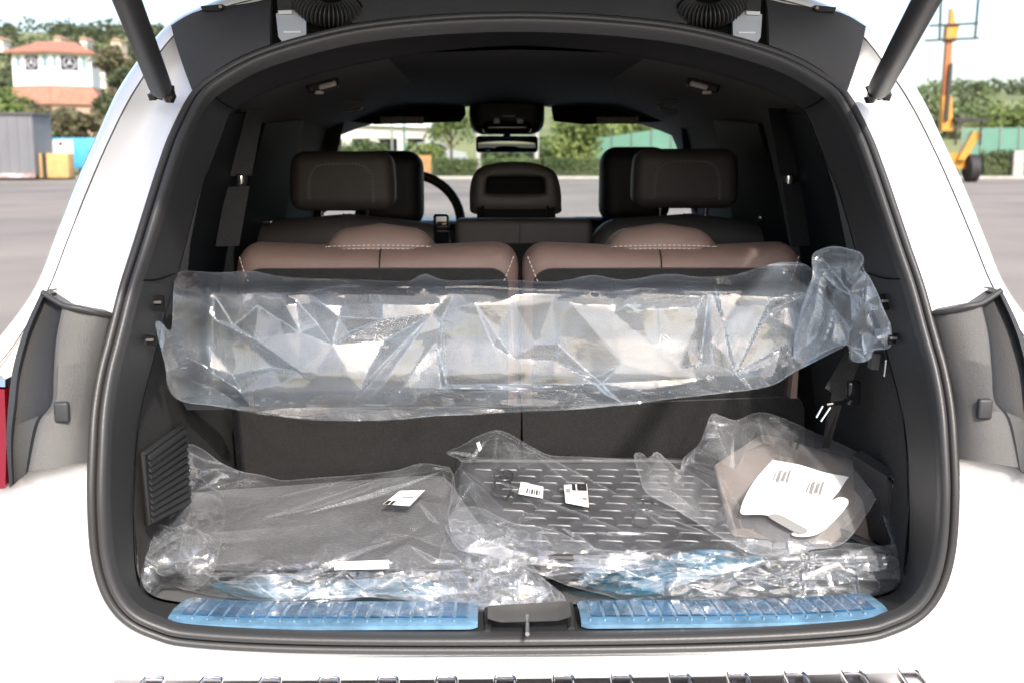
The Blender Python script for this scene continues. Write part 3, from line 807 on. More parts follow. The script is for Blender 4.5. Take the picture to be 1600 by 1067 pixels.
# second row
def second(x0, x1, hx0, hx1, hy0, hy1, name='second_row_seat'):
    y = 1.40
    a, b = at(x0, 345, y), at(x1, 345, y); W = (b.x - a.x) / 2; cx = (a.x + b.x) / 2; zt = at(800, 336, y).z
    o = MB().rbox((cx, y + .05, zt - .30), (W, .065, .30), .055, n=6).build(name, 'leatherd', suv, ang=80)
    hm = (at(hx0, 300, y).x + at(hx1, 300, y).x) / 2
    for v_ in o.data.vertices:
        q = abs(v_.co.x - hm) / W
        if v_.co.z > zt - .2: v_.co.z -= .035 * max(0, q - .35) ** 1.5 * 2
    MB().slab([(cx - W * .8, y - .024, zt - .085), (cx + W * .8, y - .024, zt - .085), (cx + W * .8, y - .024, zt - .5), (cx - W * .8, y - .024, zt - .5)], (0, .01, 0)).build('carpet_back', 'carpet', o)
    MB().tube([Vector((hm + .0, y + .04, zt + .001)), Vector((hm, y - .004, zt - .012)), Vector((hm, y - .0155, zt - .07))], .0016, 6).build('seam', 'leatherk', o)
    p, q = at(hx0, (hy0 + hy1) / 2, y), at(hx1, (hy0 + hy1) / 2, y)
    ht, hb = at(hx0, hy0, y).z, at(hx0, hy1, y).z
    hc = Vector(((p.x + q.x) / 2, y + .05, (ht + hb) / 2)); hw = (q.x - p.x) / 2; hh = (ht - hb) / 2
    h = MB().rbox(hc, (hw, .055, hh), .036, n=6).build('headrest', 'leatherd', o, ang=80)
    for v_ in h.data.vertices:
        t = (v_.co.z - hc.z) / hh; v_.co.x = hc.x + (v_.co.x - hc.x) * (1 - .04 * max(0, t))
    arc_ = []
    for i in range(25):
        t = math.pi * i / 24; cx_, sz = math.cos(t), math.sin(t)
        arc_.append(Vector((hc.x + hw * .62 * math.copysign(abs(cx_) ** .45, cx_), hc.y - .0558, hc.z - hh * .70 + hh * 1.30 * sz ** .5 if sz > 0 else hc.z - hh * .7)))
    stitches(arc_, 'stitching', 'stitchd', h, L=.007, gap=.003, r=.0014)
    stitches([hc + (p_ - hc) * .95 + Vector((0, -.0032, 0)) for p_ in arc_], 'stitching', 'stitchd', h, L=.007, gap=.003, r=.0012)
    for s in (-1, 1): MB().tube([Vector((hc.x + s * .06, hc.y, zt - .02)), Vector((hc.x + s * .06, hc.y, hb + .02))], .006, 8).build('headrest_post', 'chrome', o)
    return o
sl_ = second(378, 706, 450, 616, 237, 331); sr_ = second(926, 1242, 990, 1157, 233, 327)
for px, py in ((416, 348), (1195, 341)):
    MB().rbox(at(px, py, 1.38), (.014, .006, .004), .002).build('release_lever', 'chrome', sl_ if px < 800 else sr_)
# middle seat with a window in its headrest
y = 1.42; a, b = at(710, 360, y), at(926, 360, y)
W = (b.x - a.x) / 2; cx = (a.x + b.x) / 2; zt = at(800, 343, y).z
mo = MB().rbox((cx, y + .05, zt - .25), (W, .055, .25), .02, n=4).build('second_row_middle_seat', 'leatherd', suv)
MB().slab([(cx - W * .9, y - .008, zt - .062), (cx + W * .6, y - .008, zt - .062), (cx + W * .68, y - .008, zt - .08), (cx + W * .7, y - .008, zt - .3), (cx - W * .9, y - .008, zt - .3)], (0, .01, 0)).build('carpet_back', 'carpet', mo)
MB().tube([(cx - .01, y + .03, zt + .001), (cx - .01, y - .004, zt - .004), (cx - .01, y - .0055, zt - .06)], .0016, 6).build('seam', 'leatherk', mo)
def hp(pp, yy): return [at(px, py, yy) for px, py in pp]
outl = spline([Vector((x, yy, 0)) for x, yy in [(734, 318), (736, 285), (748, 264), (775, 255), (805, 253), (838, 256), (864, 267), (874, 287), (877, 318), (870, 335), (805, 338), (742, 335)]], 5, True)
inl = spline([Vector((x, yy, 0)) for x, yy in [(760, 298), (761, 283), (766, 278), (785, 277), (805, 277), (828, 277), (845, 278), (850, 284), (851, 298), (846, 303), (805, 304), (765, 303)]], 5, True)
n = len(outl); v = []; f = []
for o_, i_ in zip(outl, inl):
    m1 = o_.lerp(i_, .35); m2 = o_.lerp(i_, .8)
    v += [at(o_.x, o_.y, y + .07), at(o_.x, o_.y, y + .02), at(m1.x, m1.y, y - .005), at(m2.x, m2.y, y - .008), at(i_.x, i_.y, y + .0), at(i_.x, i_.y, y + .04)]
for i in range(n):
    for j in range(5): f.append((i * 6 + j, i * 6 + j + 1, ((i + 1) % n) * 6 + j + 1, ((i + 1) % n) * 6 + j))
k = len(v); v += [at(p.x, p.y, y + .04) for p in inl]; f.append(tuple(range(k, k + n)))
k = len(v); v += [at(p.x, p.y, y + .07) for p in outl]; f.append(tuple(range(k, k + n)))
hm_o = sharp(fixn(mesh('headrest', v, f, 'leatherd', mo)), 60)
MB().slab([at(p.x, p.y, y + .036) for p in inl], (0, .003, 0)).build('opening_shade_plate', 'dark', hm_o)  # near-black plate stands in for the shade inside the opening
MB().slab([at(745, 318, y - .002), at(868, 318, y - .002), at(868, 341, y - .002), at(745, 341, y - .002)], (0, .05, 0)).build('headrest_base', 'dark', hm_o)
for px in (755, 855): MB().tube([at(px, 322, y - .012), at(px, 338, y - .012)], .0050, 8).build('headrest_post', 'chrome', hm_o)
bk = MB().rbox(at(690, 358, 1.41), (.020, .03, .04), .008).build('belt_outlet', 'gloss', mo)
for i in range(3): MB().rbox(at(692, 348 + i * 7, 1.375), (.014, .004, .002), .001).build('outlet_rib', 'trim', bk)
# front seats
for hx0, hx1, hy0 in ((560, 661, 236), (938, 1050, 230)):
    y = 2.02; p, q = at(hx0, 290, y), at(hx1, 290, y); zt = at(hx0, hy0, y).z
    cx, W = (p.x + q.x) / 2, (q.x - p.x) / 2
    fo = MB().rbox((cx, y + .08, zt - .62), (.24, .07, .40), .06, n=5).build('front_seat', 'leatherk', suv, ang=80)
    MB().rbox((cx, y + .05, zt - .12), (W, .06, .12), .055, n=6).build('headrest', 'leatherk', fo, ang=80)

# =================================================================== crumple functions
def _h(i, j, s):
    x = np.sin(i * 127.1 + j * 311.7 + s * 74.7) * 43758.5453
    return x - np.floor(x)
def facet(u, v, s):                          # piecewise flat noise: sharp creases like film
    k = (u + v) * .3660254; a = u + k; b = v + k
    i = np.floor(a); j = np.floor(b); x = a - i; y = b - j
    h0 = _h(i, j, s); h3 = _h(i + 1, j + 1, s); up = x > y
    h1 = np.where(up, _h(i + 1, j, s), _h(i, j + 1, s)); hi = np.maximum(x, y); lo = np.minimum(x, y)
    return h0 * (1 - hi) + h1 * (hi - lo) + h3 * lo - .5
def snoise(u, v, s):
    i = np.floor(u); j = np.floor(v); x = u - i; y = v - j; x = x * x * (3 - 2 * x); y = y * y * (3 - 2 * y)
    return (_h(i, j, s) * (1 - x) + _h(i + 1, j, s) * x) * (1 - y) + (_h(i, j + 1, s) * (1 - x) + _h(i + 1, j + 1, s) * x) * y - .5
def crease(u, v, cell, amp, seed, ang=0, stretch=1, warp=.9):
    c, s = math.cos(ang), math.sin(ang); a = (u * c + v * s) / (cell * stretch); b = (-u * s + v * c) / cell
    wa = snoise(a * .6, b * .6, seed + 3); wb = snoise(a * .6 + 9, b * .6 + 4, seed + 5)
    return facet(a + warp * wa * 1.6, b + warp * wb * 1.6, seed) * amp
def fan(u, v, cu, cv, n, amp, rad, seed):
    du, dv = u - cu, v - cv; r = np.sqrt(du * du + dv * dv) + 1e-6; th = np.arctan2(dv, du)
    t = th * n / (2 * math.pi) + seed * .37 + .5 * snoise(r * 14, th * 1.3 + 5, seed)
    tri = np.abs(t - np.floor(t) - .5) * 2
    k = _h(np.floor(t + .5) % n, 0 * t, seed)
    return (tri - .5) * (.4 + k) * amp * np.exp(-(r / rad) ** 2) * np.minimum(1, r / (.18 * rad))

def rbf(ctrl):
    X = np.array([(c[0] / 100., c[1] / 100.) for c in ctrl]); Y = np.array([c[2] for c in ctrl]); n = len(X)
    def phi(d2): return .5 * d2 * np.log(d2 + 1e-9)
    D = ((X[:, None] - X[None]) ** 2).sum(-1); A = np.zeros((n + 3, n + 3)); A[:n, :n] = phi(D) + np.eye(n) * 1e-3
    A[:n, n] = 1; A[:n, n + 1:] = X; A[n, :n] = 1; A[n + 1:, :n] = X.T
    sol = np.linalg.solve(A, np.concatenate([Y, np.zeros(3)]))
    def fn(px, py):
        P = np.stack([px / 100., py / 100.], -1); d = ((P[..., None, :] - X) ** 2).sum(-1)
        return (phi(d) * sol[:n]).sum(-1) + sol[n] + P[..., 0] * sol[n + 1] + P[..., 1] * sol[n + 2]
    return fn
Rn = np.array(_R); Cn = np.array(CAM)
def atN(px, py, Y):
    d = np.stack([(px - 800) / F, -(py - 533.5) / F, -np.ones_like(px)], -1) @ Rn.T
    return Cn + d * ((Y - Cn[1]) / d[..., 1])[..., None]
def inside(px, py, poly):
    c = np.zeros(px.shape, bool); n = len(poly)
    for i in range(n):
        x0, y0 = poly[i]; x1, y1 = poly[(i + 1) % n]
        if y0 == y1: continue
        c ^= ((y0 > py) != (y1 > py)) & (px < (x1 - x0) * (py - y0) / (y1 - y0) + x0)
    return c
def nearest(px, py, poly):
    best = np.full(px.shape, 1e9); bx = px.copy(); by = py.copy(); n = len(poly)
    for i in range(n):
        x0, y0 = poly[i]; x1, y1 = poly[(i + 1) % n]; dx, dy = x1 - x0, y1 - y0
        t = np.clip(((px - x0) * dx + (py - y0) * dy) / (dx * dx + dy * dy + 1e-9), 0, 1)
        qx, qy = x0 + t * dx, y0 + t * dy; d = np.hypot(px - qx, py - qy); m = d < best
        best = np.where(m, d, best); bx = np.where(m, qx, bx); by = np.where(m, qy, by)
    return best, bx, by
def smoothpoly(poly, sub=3):
    return [(p.x, p.y) for p in spline([Vector((x, y, 0)) for x, y in poly], sub, True)]

FOLD = []
def sheet(poly, depth, cr, sx=2.6, sy=2.0, back=0.0):
    """film surface over a traced outline, at its own depth in space, creased by cr(u,v); returns verts, faces"""
    poly = smoothpoly(poly); a = np.array(poly)
    xs = np.arange(a[:, 0].min() - sx, a[:, 0].max() + 2 * sx, sx); ys = np.arange(a[:, 1].min() - sy, a[:, 1].max() + 2 * sy, sy)
    px, py = np.meshgrid(xs, ys); ins = inside(px, py, poly)
    # keep cells touching the inside, pull outside corners onto the outline
    cell = ins[:-1, :-1] | ins[1:, :-1] | ins[:-1, 1:] | ins[1:, 1:]
    used = np.zeros(px.shape, bool); used[:-1, :-1] |= cell; used[1:, :-1] |= cell; used[:-1, 1:] |= cell; used[1:, 1:] |= cell
    d, bx, by = nearest(px, py, poly); out = ~ins
    px = np.where(out, bx, px); py = np.where(out, by, py); d = np.where(out, 0, d)
    Y = depth(px, py) + back * np.minimum(1, d / 25.)
    P = atN(px, py, Y)
    gx = atN(px + 4, py, depth(px + 4, py)) - P; gy = atN(px, py + 4, depth(px, py + 4)) - P
    N = np.cross(gx, gy); N /= np.linalg.norm(N, axis=-1, keepdims=True) + 1e-12
    N *= np.where(N[..., 1:2] > 0, -1, 1)
    u = P[..., 0]; v = P[..., 2] * 1.0 - P[..., 1] * .6
    h = cr(u, v, px, py) * np.minimum(1, .25 + d / 20.)
    P = P + N * h[..., None]
    hx = np.zeros_like(h); st = np.linalg.norm(gx, axis=-1) / 4 * sx + 1e-6; st2 = np.linalg.norm(gy, axis=-1) / 4 * sy + 1e-6
    hx[1:-1, 1:-1] = np.abs((h[1:-1, 2:] + h[1:-1, :-2] - 2 * h[1:-1, 1:-1]) / st[1:-1, 1:-1]) + np.abs((h[2:, 1:-1] + h[:-2, 1:-1] - 2 * h[1:-1, 1:-1]) / st2[1:-1, 1:-1])
    hx = np.clip((hx - .08) / .8, 0, 1); hx = np.where(d < 2.0, np.maximum(hx, .5), hx)
    FOLD.append(hx[used])
    idx = -np.ones(px.shape, int); idx[used] = np.arange(used.sum())
    I, J = np.nonzero(cell)
    F_ = np.stack([idx[I, J], idx[I, J + 1], idx[I + 1, J + 1], idx[I + 1, J]], -1)
    return P[used], F_
def bagmesh(name, parts, m, parent=None):
    global FOLD
    V = []; Fs = []; k = 0
    for v_, f_ in parts: V.append(v_); Fs.append(f_ + k); k += len(v_)
    V = np.concatenate(V); Fs = np.concatenate(Fs)
    o = sharp(mesh(name, V, [tuple(int(i) for i in q) for q in Fs], m, parent), 9)
    fa = np.concatenate(FOLD[-len(parts):]).astype(np.float32); at_ = o.data.attributes.new('fold', 'FLOAT', 'POINT')
    if len(at_.data) == len(fa): at_.data.foreach_set('value', fa)
    return o

from mathutils.geometry import delaunay_2d_cdt
def facets(px, py, folds, sp, seed, yk=1.0, stretch=1.0, ang=0.0, fold_h=1.1):
    """flat facets meeting in sharp creases; the folds are crease lines, the rest is random"""
    rng = random.Random(seed); x0, x1, y0, y1 = px.min() - sp, px.max() + sp, py.min() - sp, py.max() + sp
    V = []; H = []; E = []
    for sg in folds:
        hh = rng.choice((1, 1, 1, -.7)) * fold_h; a = len(V)
        for k, q in enumerate(sg): V.append((q[0], q[1] * yk)); H.append(hh * rng.uniform(.6, 1.2) * (.5 if k in (0, len(sg) - 1) else 1))
        E += [(a + k, a + k + 1) for k in range(len(sg) - 1)]
    c, s_ = math.cos(ang), math.sin(ang); cx, cy_ = (x0 + x1) / 2, (y0 + y1) / 2 * yk; R = max(x1 - x0, (y1 - y0) * yk)
    n = int(R / sp) + 2
    for i in range(-n, n + 1):
        for j in range(-n, n + 1):
            if abs(i * sp * stretch) > R: continue
            if rng.random() < .22: continue
            u, v = (i + rng.uniform(-.48, .48)) * sp * stretch, (j + rng.uniform(-.48, .48)) * sp
            X, Y_ = cx + u * c - v * s_, cy_ + u * s_ + v * c
            if not (x0 - sp < X < x1 + sp and y0 * yk - sp < Y_ < y1 * yk + sp): continue
            if folds and min((X - q[0]) ** 2 + (Y_ - q[1]) ** 2 for q in V[:sum(len(g) for g in folds)]) < (sp * .35) ** 2: continue
            V.append((X, Y_)); H.append(rng.uniform(-1, 1))
    r = delaunay_2d_cdt([Vector(p) for p in V], E, [], 0, 1e-4)
    vo, fo, ov = r[0], r[2], r[3]
    hv = [H[o[0]] if o else .3 for o in ov]
    out = np.zeros(px.shape); cols = np.median(px, axis=0); rows = np.median(py, axis=1)
    for f in fo:
        if len(f) != 3: continue
        A, B, C = (vo[k] for k in f); xs = (A.x, B.x, C.x); ys = (A.y / yk, B.y / yk, C.y / yk)
        a0, a1 = np.searchsorted(cols, (min(xs) - 3, max(xs) + 3)); b0, b1 = np.searchsorted(rows, (min(ys) - 3, max(ys) + 3))
        if a0 >= a1 or b0 >= b1: continue
        X, Y_ = px[b0:b1, a0:a1], py[b0:b1, a0:a1]
        D = (ys[1] - ys[2]) * (xs[0] - xs[2]) + (xs[2] - xs[1]) * (ys[0] - ys[2])
        if abs(D) < 1e-9: continue
        w0 = ((ys[1] - ys[2]) * (X - xs[2]) + (xs[2] - xs[1]) * (Y_ - ys[2])) / D; w1 = ((ys[2] - ys[0]) * (X - xs[2]) + (xs[0] - xs[2]) * (Y_ - ys[2])) / D; w2 = 1 - w0 - w1
        m = (w0 > -1e-6) & (w1 > -1e-6) & (w2 > -1e-6); val = w0 * hv[f[0]] + w1 * hv[f[1]] + w2 * hv[f[2]]
        out[b0:b1, a0:a1] = np.where(m, val, out[b0:b1, a0:a1])
    return out
RT = [[(1279, 395), (1242, 527)], [(1279, 395), (1332, 463)], [(1344, 404), (1330, 457)], [(1358, 423), (1338, 505), (1324, 539)], [(1299, 460), (1321, 533)], [(1360, 505), (1377, 527), (1391, 516)], [(1349, 516), (1352, 560)], [(1290, 430), (1262, 540)], [(1310, 450), (1290, 540)], [(1350, 450), (1372, 530)]]
RU = [[(364, 516), (486, 594)], [(326, 447), (364, 509)], [(676, 490), (529, 653)], [(689, 506), (610, 634)], [(689, 500), (698, 603)], [(890, 472), (971, 569)], [(871, 537), (930, 590), (977, 634)], [(912, 453), (959, 490), (978, 478), (990, 486), (1090, 481)],
      [(1109, 447), (1096, 569)], [(1121, 447), (1140, 562)], [(1116, 446), (1150, 584)], [(1150, 584), (1197, 491)], [(1197, 488), (1270, 454)], [(1153, 581), (1234, 536)], [(1197, 491), (1242, 516)], [(1242, 578), (1259, 494)], [(690, 605), (930, 599), (1100, 590)],
      [(300, 460), (340, 500), (400, 530), (470, 520)], [(290, 560), (380, 610), (440, 645)], [(440, 600), (470, 580), (486, 594), (460, 625)], [(390, 452), (440, 462), (480, 455)], [(1020, 540), (1060, 600)], [(1060, 575), (1110, 570), (1150, 584)], [(520, 540), (600, 500), (676, 490)], [(560, 610), (600, 600), (640, 615)],
      [(740, 470), (800, 560)], [(800, 470), (770, 540), (790, 600)], [(1230, 420), (1200, 470), (1160, 560)], [(262, 510), (300, 590), (360, 625)], [(1000, 455), (1010, 475)], [(880, 630), (900, 600)], [(760, 640), (800, 605), (850, 625)]]
RL = [[(294, 844), (512, 822)], [(306, 888), (525, 876)], [(344, 804), (587, 741)], [(400, 819), (656, 729)], [(456, 813), (700, 738)], [(481, 900), (637, 838), (697, 860)], [(306, 888), (328, 925)], [(606, 835), (653, 791), (690, 828)], [(300, 800), (330, 770), (300, 740), (292, 705)], [(330, 765), (400, 750), (480, 748)],
      [(330, 765), (420, 765)], [(225, 860), (270, 850), (290, 870), (320, 905)], [(240, 815), (262, 840), (240, 890)], [(360, 925), (400, 895), (440, 915), (470, 890)], [(500, 920), (540, 900), (580, 925), (620, 900), (660, 930)], [(660, 930), (700, 900), (740, 940)], [(700, 880), (760, 900), (850, 930)], [(640, 895), (720, 880), (790, 890)], [(680, 945), (720, 925), (800, 945)]]
RM = [[(715, 730), (800, 800)], [(775, 673), (770, 725), (785, 800)], [(777, 675), (857, 760)], [(812, 695), (965, 780), (1040, 800)], [(715, 730), (977, 835)], [(747, 802), (780, 847), (802, 817), (877, 825), (930, 857), (977, 837)], [(797, 852), (877, 870), (1040, 865), (1147, 874)], [(797, 852), (825, 890)], [(1050, 940), (1241, 917), (1430, 880)], [(960, 889), (1129, 877)],
      [(1116, 911), (1191, 880)], [(1185, 886), (1222, 905), (1307, 880)], [(1222, 905), (1397, 898)], [(970, 925), (1060, 905), (1150, 935)], [(1000, 930), (1100, 925), (1200, 935)], [(1150, 880), (1390, 872)], [(1390, 870), (1410, 900), (1400, 925)], [(860, 890), (920, 880), (960, 905)], [(1060, 890), (1160, 900)], [(710, 800), (740, 760), (722, 722)], [(735, 860), (790, 845), (830, 860)], [(1240, 940), (1300, 915), (1380, 930)], [(1000, 800), (1120, 845), (1200, 860)]]
RR = [[(1110, 649), (1144, 733)], [(1157, 652), (1147, 730)], [(1000, 711), (1125, 745)], [(997, 742), (1160, 861)], [(1125, 745), (1075, 780)], [(1125, 745), (1110, 792)], [(1129, 817), (1163, 861)], [(1378, 757), (1300, 845)], [(1185, 650), (1210, 700), (1300, 710)], [(1010, 715), (1025, 740), (1060, 745)], [(1060, 745), (1090, 700), (1110, 660)], [(1125, 745), (1140, 800), (1150, 840)],
      [(1230, 665), (1300, 720), (1375, 740)], [(1170, 850), (1230, 855), (1290, 848)], [(1185, 660), (1165, 710), (1150, 740)]]
# =================================================================== upper bag: long film bag hung across the seat backs
upper = [(276, 428), (300, 424), (345, 426), (392, 424), (440, 432), (520, 437), (600, 440), (640, 440), (664, 429), (700, 440), (780, 438), (870, 440), (925, 430), (975, 438),
         (1040, 428), (1095, 434), (1150, 430), (1205, 413), (1240, 410), (1268, 420), (1285, 460), (1320, 500), (1326, 535), (1290, 556), (1240, 582), (1205, 602), (1140, 613), (1060, 621),
         (980, 631), (880, 640), (760, 645), (640, 654), (540, 657), (470, 655), (390, 643), (330, 634), (285, 627), (264, 606), (258, 565), (243, 510), (252, 503), (268, 520), (270, 470)]
ctl = []
for x in (280, 400, 520, 640, 760, 880, 1000, 1120, 1230):
    ctl += [(x, 425, .49), (x, 440, .455), (x, 452, .405), (x, 470, .397), (x, 530, .385), (x, 590, .368), (x, 625, .375), (x, 665, .40)]
ctl += [(245, 508, .19), (258, 560, .22), (262, 440, .34), (268, 606, .25), (1290, 440, .36), (1320, 500, .30), (1310, 545, .30)]
_ky = np.arange(415, 675, 1.0); _kv = np.interp(_ky, [415, 425, 440, 450, 456, 475, 530, 585, 610, 635, 665], [.50, .485, .45, .412, .402, .396, .384, .366, .364, .378, .405])
_kv = np.convolve(np.pad(_kv, 5, mode='edge'), np.ones(11) / 11, 'valid')
def dU(px, py):
    y = np.interp(py, _ky, _kv)
    l = np.clip((330 - px) / 85., 0, 1.05); r = np.clip((px - 1215) / 105., 0, 1.2)
    return y - (y - .20) * l * l * (3 - 2 * np.minimum(l, 1)) - .085 * r * r + .012 * snoise(px / 170., py / 140., 9)
def crU(u, v, px, py):
    calm = np.clip((py - 447) / 30., .12, 1.0)             # taut along the top fold
    busy = np.clip(.25 + 1.6 * snoise(px / 110., py / 70., 4) + .5 * np.clip((420 - px) / 120., 0, 1) + .6 * np.clip((px - 1080) / 100., 0, 1), .10, 1.2)
    g = facets(px, py, RU, 58, 3) * .0125 + facets(px, py, [], 24, 5, 1, 2.4, .9) * .0040 * busy + facets(px, py, [], 10, 6, 1, 2.4, -.6) * .0012 * busy
    return g * calm
def crUb(u, v, px, py): return facets(px, py, [], 60, 61, 1, 1.4, .5) * .012 + facets(px, py, [], 22, 62, 1, 2, 1.0) * .002
tail = [(1270, 432), (1268, 405), (1276, 393), (1302, 385), (1330, 390), (1347, 397), (1350, 412), (1340, 430), (1352, 425), (1366, 446), (1380, 478), (1393, 512), (1392, 543), (1366, 547), (1360, 560), (1345, 566),
        (1330, 562), (1326, 540), (1300, 545), (1262, 565), (1240, 560), (1245, 510), (1258, 465)]
dT = rbf([(1270, 430, .31), (1276, 393, .32), (1345, 397, .25), (1352, 430, .215), (1393, 512, .165), (1390, 543, .165), (1345, 566, .19), (1326, 540, .23), (1262, 565, .30), (1240, 540, .33), (1300, 480, .25)])
def crT(u, v, px, py):
    return facets(px, py, RT, 34, 13, 1, 1, 0) * .013 + facets(px, py, [], 11, 15, 1, 3.0, 1.2) * .0035
ub = bagmesh('plastic_bag', [sheet(upper, dU, crU), sheet(tail, dT, crT, 2.2, 2.2)], 'filmu')
tag(ub, 'long clear plastic bag stretched across the third row seat backs, its right end bunched up', 'plastic bag', 'clear plastic bags in the cargo bay')
bagmesh('back_layer', [sheet(upper, dU, crUb, 4, 3.5, back=.035), sheet(tail, dT, crUb, 4, 4, back=.03)], 'filmb', ub)

# =================================================================== lower goods
K = .25
def pl(px, py, z): return onplane(px, py, z, K)
def yat(px, py, z): return pl(px, py, z).y
# carpet mats (stack of two) in the left bag
def matstack(name, quad, z, th, m, label, cat, parent=None, r=None):
    q = [pl(x, y, z) for x, y in quad]
    o = MB()
    n = 16; top = []; 
    pts = []
    for i in range(4):
        a, b = q[i], q[(i + 1) % 4]
        for t in (.06, .3, .6, .94): pts.append(a.lerp(b, t))
    pts = spline(pts, 3, True)
    o.slab(pts, (0, 0, -th))
    b = o.build(name, m, parent)
    if label: tag(b, label, cat)
    return b, pts
cm, cpts = matstack('carpet_floor_mat', [(300, 770), (690, 742), (790, 880), (285, 878)], .790, .014, 'carpet2', 'dark grey carpet floor mat, upper one in the left plastic bag', 'floor mat')
MB().tube([p + Vector((0, 0, -.006)) for p in cpts] + [cpts[0] + Vector((0, 0, -.006))], .0075, 8, cap=False).build('edge_binding', 'carpet2', cm)
cm2, cpts2 = matstack('carpet_floor_mat', [(300, 790), (690, 758), (800, 890), (280, 888)], .772, .014, 'carpet2', 'dark grey carpet floor mat, lower one in the left plastic bag', 'floor mat')
MB().tube([p + Vector((0, 0, -.006)) for p in cpts2] + [cpts2[0] + Vector((0, 0, -.006))], .0075, 8, cap=False).build('edge_binding', 'carpet2', cm2)
# rubber mat with ribs in the middle bag
rq = [(712, 722), (1068, 722), (1400, 872), (800, 872)]
rmat, rpts = matstack('rubber_floor_mat', rq, .812, .012, 'matrub', 'black ribbed rubber floor mat in the middle plastic bag', 'floor mat')
MB().tube([p + Vector((0, 0, .002)) for p in rpts] + [rpts[0] + Vector((0, 0, .002))], .007, 8, cap=False).build('raised_rim', 'matrub', rmat)
Q = [pl(x, y, .812) for x, y in rq]
def onmat(s, t, dz=0): return Q[0].lerp(Q[1], s).lerp(Q[3].lerp(Q[2], s), t) + Vector((0, 0, dz))
for r_ in range(11):
    t = .09 + r_ * .075
    for c_ in range(9):
        s0 = .06 + c_ * .105 + (.05 if r_ % 2 else 0); s1 = s0 + .068
        if s1 > .96: continue
        a, b = onmat(s0, t), onmat(s1, t + .012)
        MB().tube([a, a.lerp(b, .08) + Vector((0, 0, .0018)), a.lerp(b, .92) + Vector((0, 0, .0018)), b], [.0008, .0017, .0017, .0008], 6).build('rib', 'matrib', rmat)
# embossed round marks on the rubber mat
for (cx, cyy, rx, ry) in ((787, 742, 15, 8), (1005, 788, 16, 8)):
    c0 = pl(cx, cyy, .8175)
    pts = [pl(cx + rx * math.cos(i * math.pi / 12), cyy + ry * math.sin(i * math.pi / 12), .8185) for i in range(25)]
    mb = MB().tube(pts, .0022, 6, cap=False)
    for k in range(3):
        q = math.pi / 2 + k * 2 * math.pi / 3; mb.tube([c0, pl(cx + rx * math.cos(q), cyy - ry * math.sin(q), .8185)], .0018, 5)
    mb.build('embossed_mark', 'gloss', rmat)
    mb = MB()
    for (x0, y0, x1, y1) in ((-14, 10, -16, 30), (10, 12, 12, 26), (-16, 30, 4, 36), (4, 36, 14, 27)):
        mb.tube([pl(cx + x0, cyy + y0, .8185), pl(cx + x1, cyy + y1, .8185)], .0026, 5)
    mb.build('embossed_tab', 'gloss', rmat)
# second rubber mat under it
r2, _ = matstack('rubber_floor_mat', [(730, 740), (1080, 740), (1418, 892), (825, 892)], .785, .014, 'matrub', 'black rubber floor mat lying under the ribbed one', 'floor mat')

# taupe case and black pouch at the right
pts = [at(1190, 674, .54), at(1114, 724, .46), at(1374, 744, .40), at(1296, 852, .232), at(1142, 838, .252), at(1392, 848, .375), at(1125, 795, .48), at(1350, 722, .50)]
bm = bmesh.new(); [bm.verts.new(p) for p in pts]; bmesh.ops.convex_hull(bm, input=bm.verts)
bmesh.ops.dissolve_limit(bm, angle_limit=.15, verts=bm.verts, edges=bm.edges)
bmesh.ops.bevel(bm, geom=list(bm.edges), offset=.007, segments=3, affect='EDGES', profile=.5)
me = bpy.data.meshes.new('taupe_case'); bm.to_mesh(me); bm.free(); me.materials.append(M['kit'])
for p in me.polygons: p.use_smooth = True
kit = bpy.data.objects.new('soft_case', me); col.objects.link(kit); sharp(kit, 60)
tag(kit, 'taupe soft case wrapped in milky plastic at the right of the load bay', 'case')
stitches([at(1382, 752, .36), at(1388, 800, .352), at(1392, 842, .352)], 'stitching', 'stitchd', kit)
po = empty('zipped_pouch', (.55, .42, ZF), 'black zipped pouch standing between the taupe case and the right wall', 'pouch')
c = at(1372, 790, .45)
pbo = MB().slab([at(x_, y_, .265) for x_, y_ in ((1386, 744), (1402, 738), (1416, 747), (1421, 770), (1422, 810), (1421, 862), (1392, 862), (1389, 800))], (-.03, .10, .012)).build('pouch_body', 'pouch', po)
zp = spline([at(1388, 746, .262), at(1396, 758, .262), at(1399, 780, .262), at(1400, 810, .262), at(1402, 848, .262)], 6)
MB().tube(zp, .0035, 6).build('zip', 'gloss', po); stitches([p + Vector((.006, -.002, 0)) for p in zp], 'stitching', 'stitchd', po)
MB().tube(spline([at(1355, 722, .44), at(1362, 708, .44), at(1370, 716, .45), at(1368, 728, .45)], 4), .003, 6).build('pull_loop', 'pouch', po)

# left lower bag
leftb = [(293, 693), (318, 702), (345, 722), (378, 737), (410, 743), (442, 751), (500, 746), (560, 742), (620, 735), (655, 724), (690, 728), (706, 735), (712, 770), (702, 812), (740, 850), (800, 872),
         (850, 905), (884, 938), (840, 956), (790, 961), (735, 953), (690, 948), (640, 944), (580, 932), (520, 940), (450, 940), (380, 936), (310, 926), (262, 914), (244, 926), (228, 924), (216, 900),
         (210, 860), (212, 828), (226, 806), (258, 779), (279, 764), (286, 742), (278, 715)]
cl = [(x, y, yat(x, y, z)) for x, y, z in ((320, 762, .812), (450, 756, .803), (560, 748, .803), (680, 738, .808), (340, 820, .803), (480, 800, .803), (640, 790, .805), (720, 850, .805), (560, 850, .803), (420, 860, .803), (300, 850, .812),
                                        (262, 880, .812), (420, 880, .812), (600, 880, .812), (760, 884, .812), (840, 905, .80))]
cl += [(x, y, atz(x, y, .756).y - .025) for x, y in ((262, 916), (360, 932), (480, 940), (600, 938), (720, 952), (800, 960), (884, 938))]
cl += [(293, 693, .40), (285, 740, .40), (318, 705, .43), (212, 830, .24), (213, 880, .185), (236, 926, .165), (240, 800, .32)]
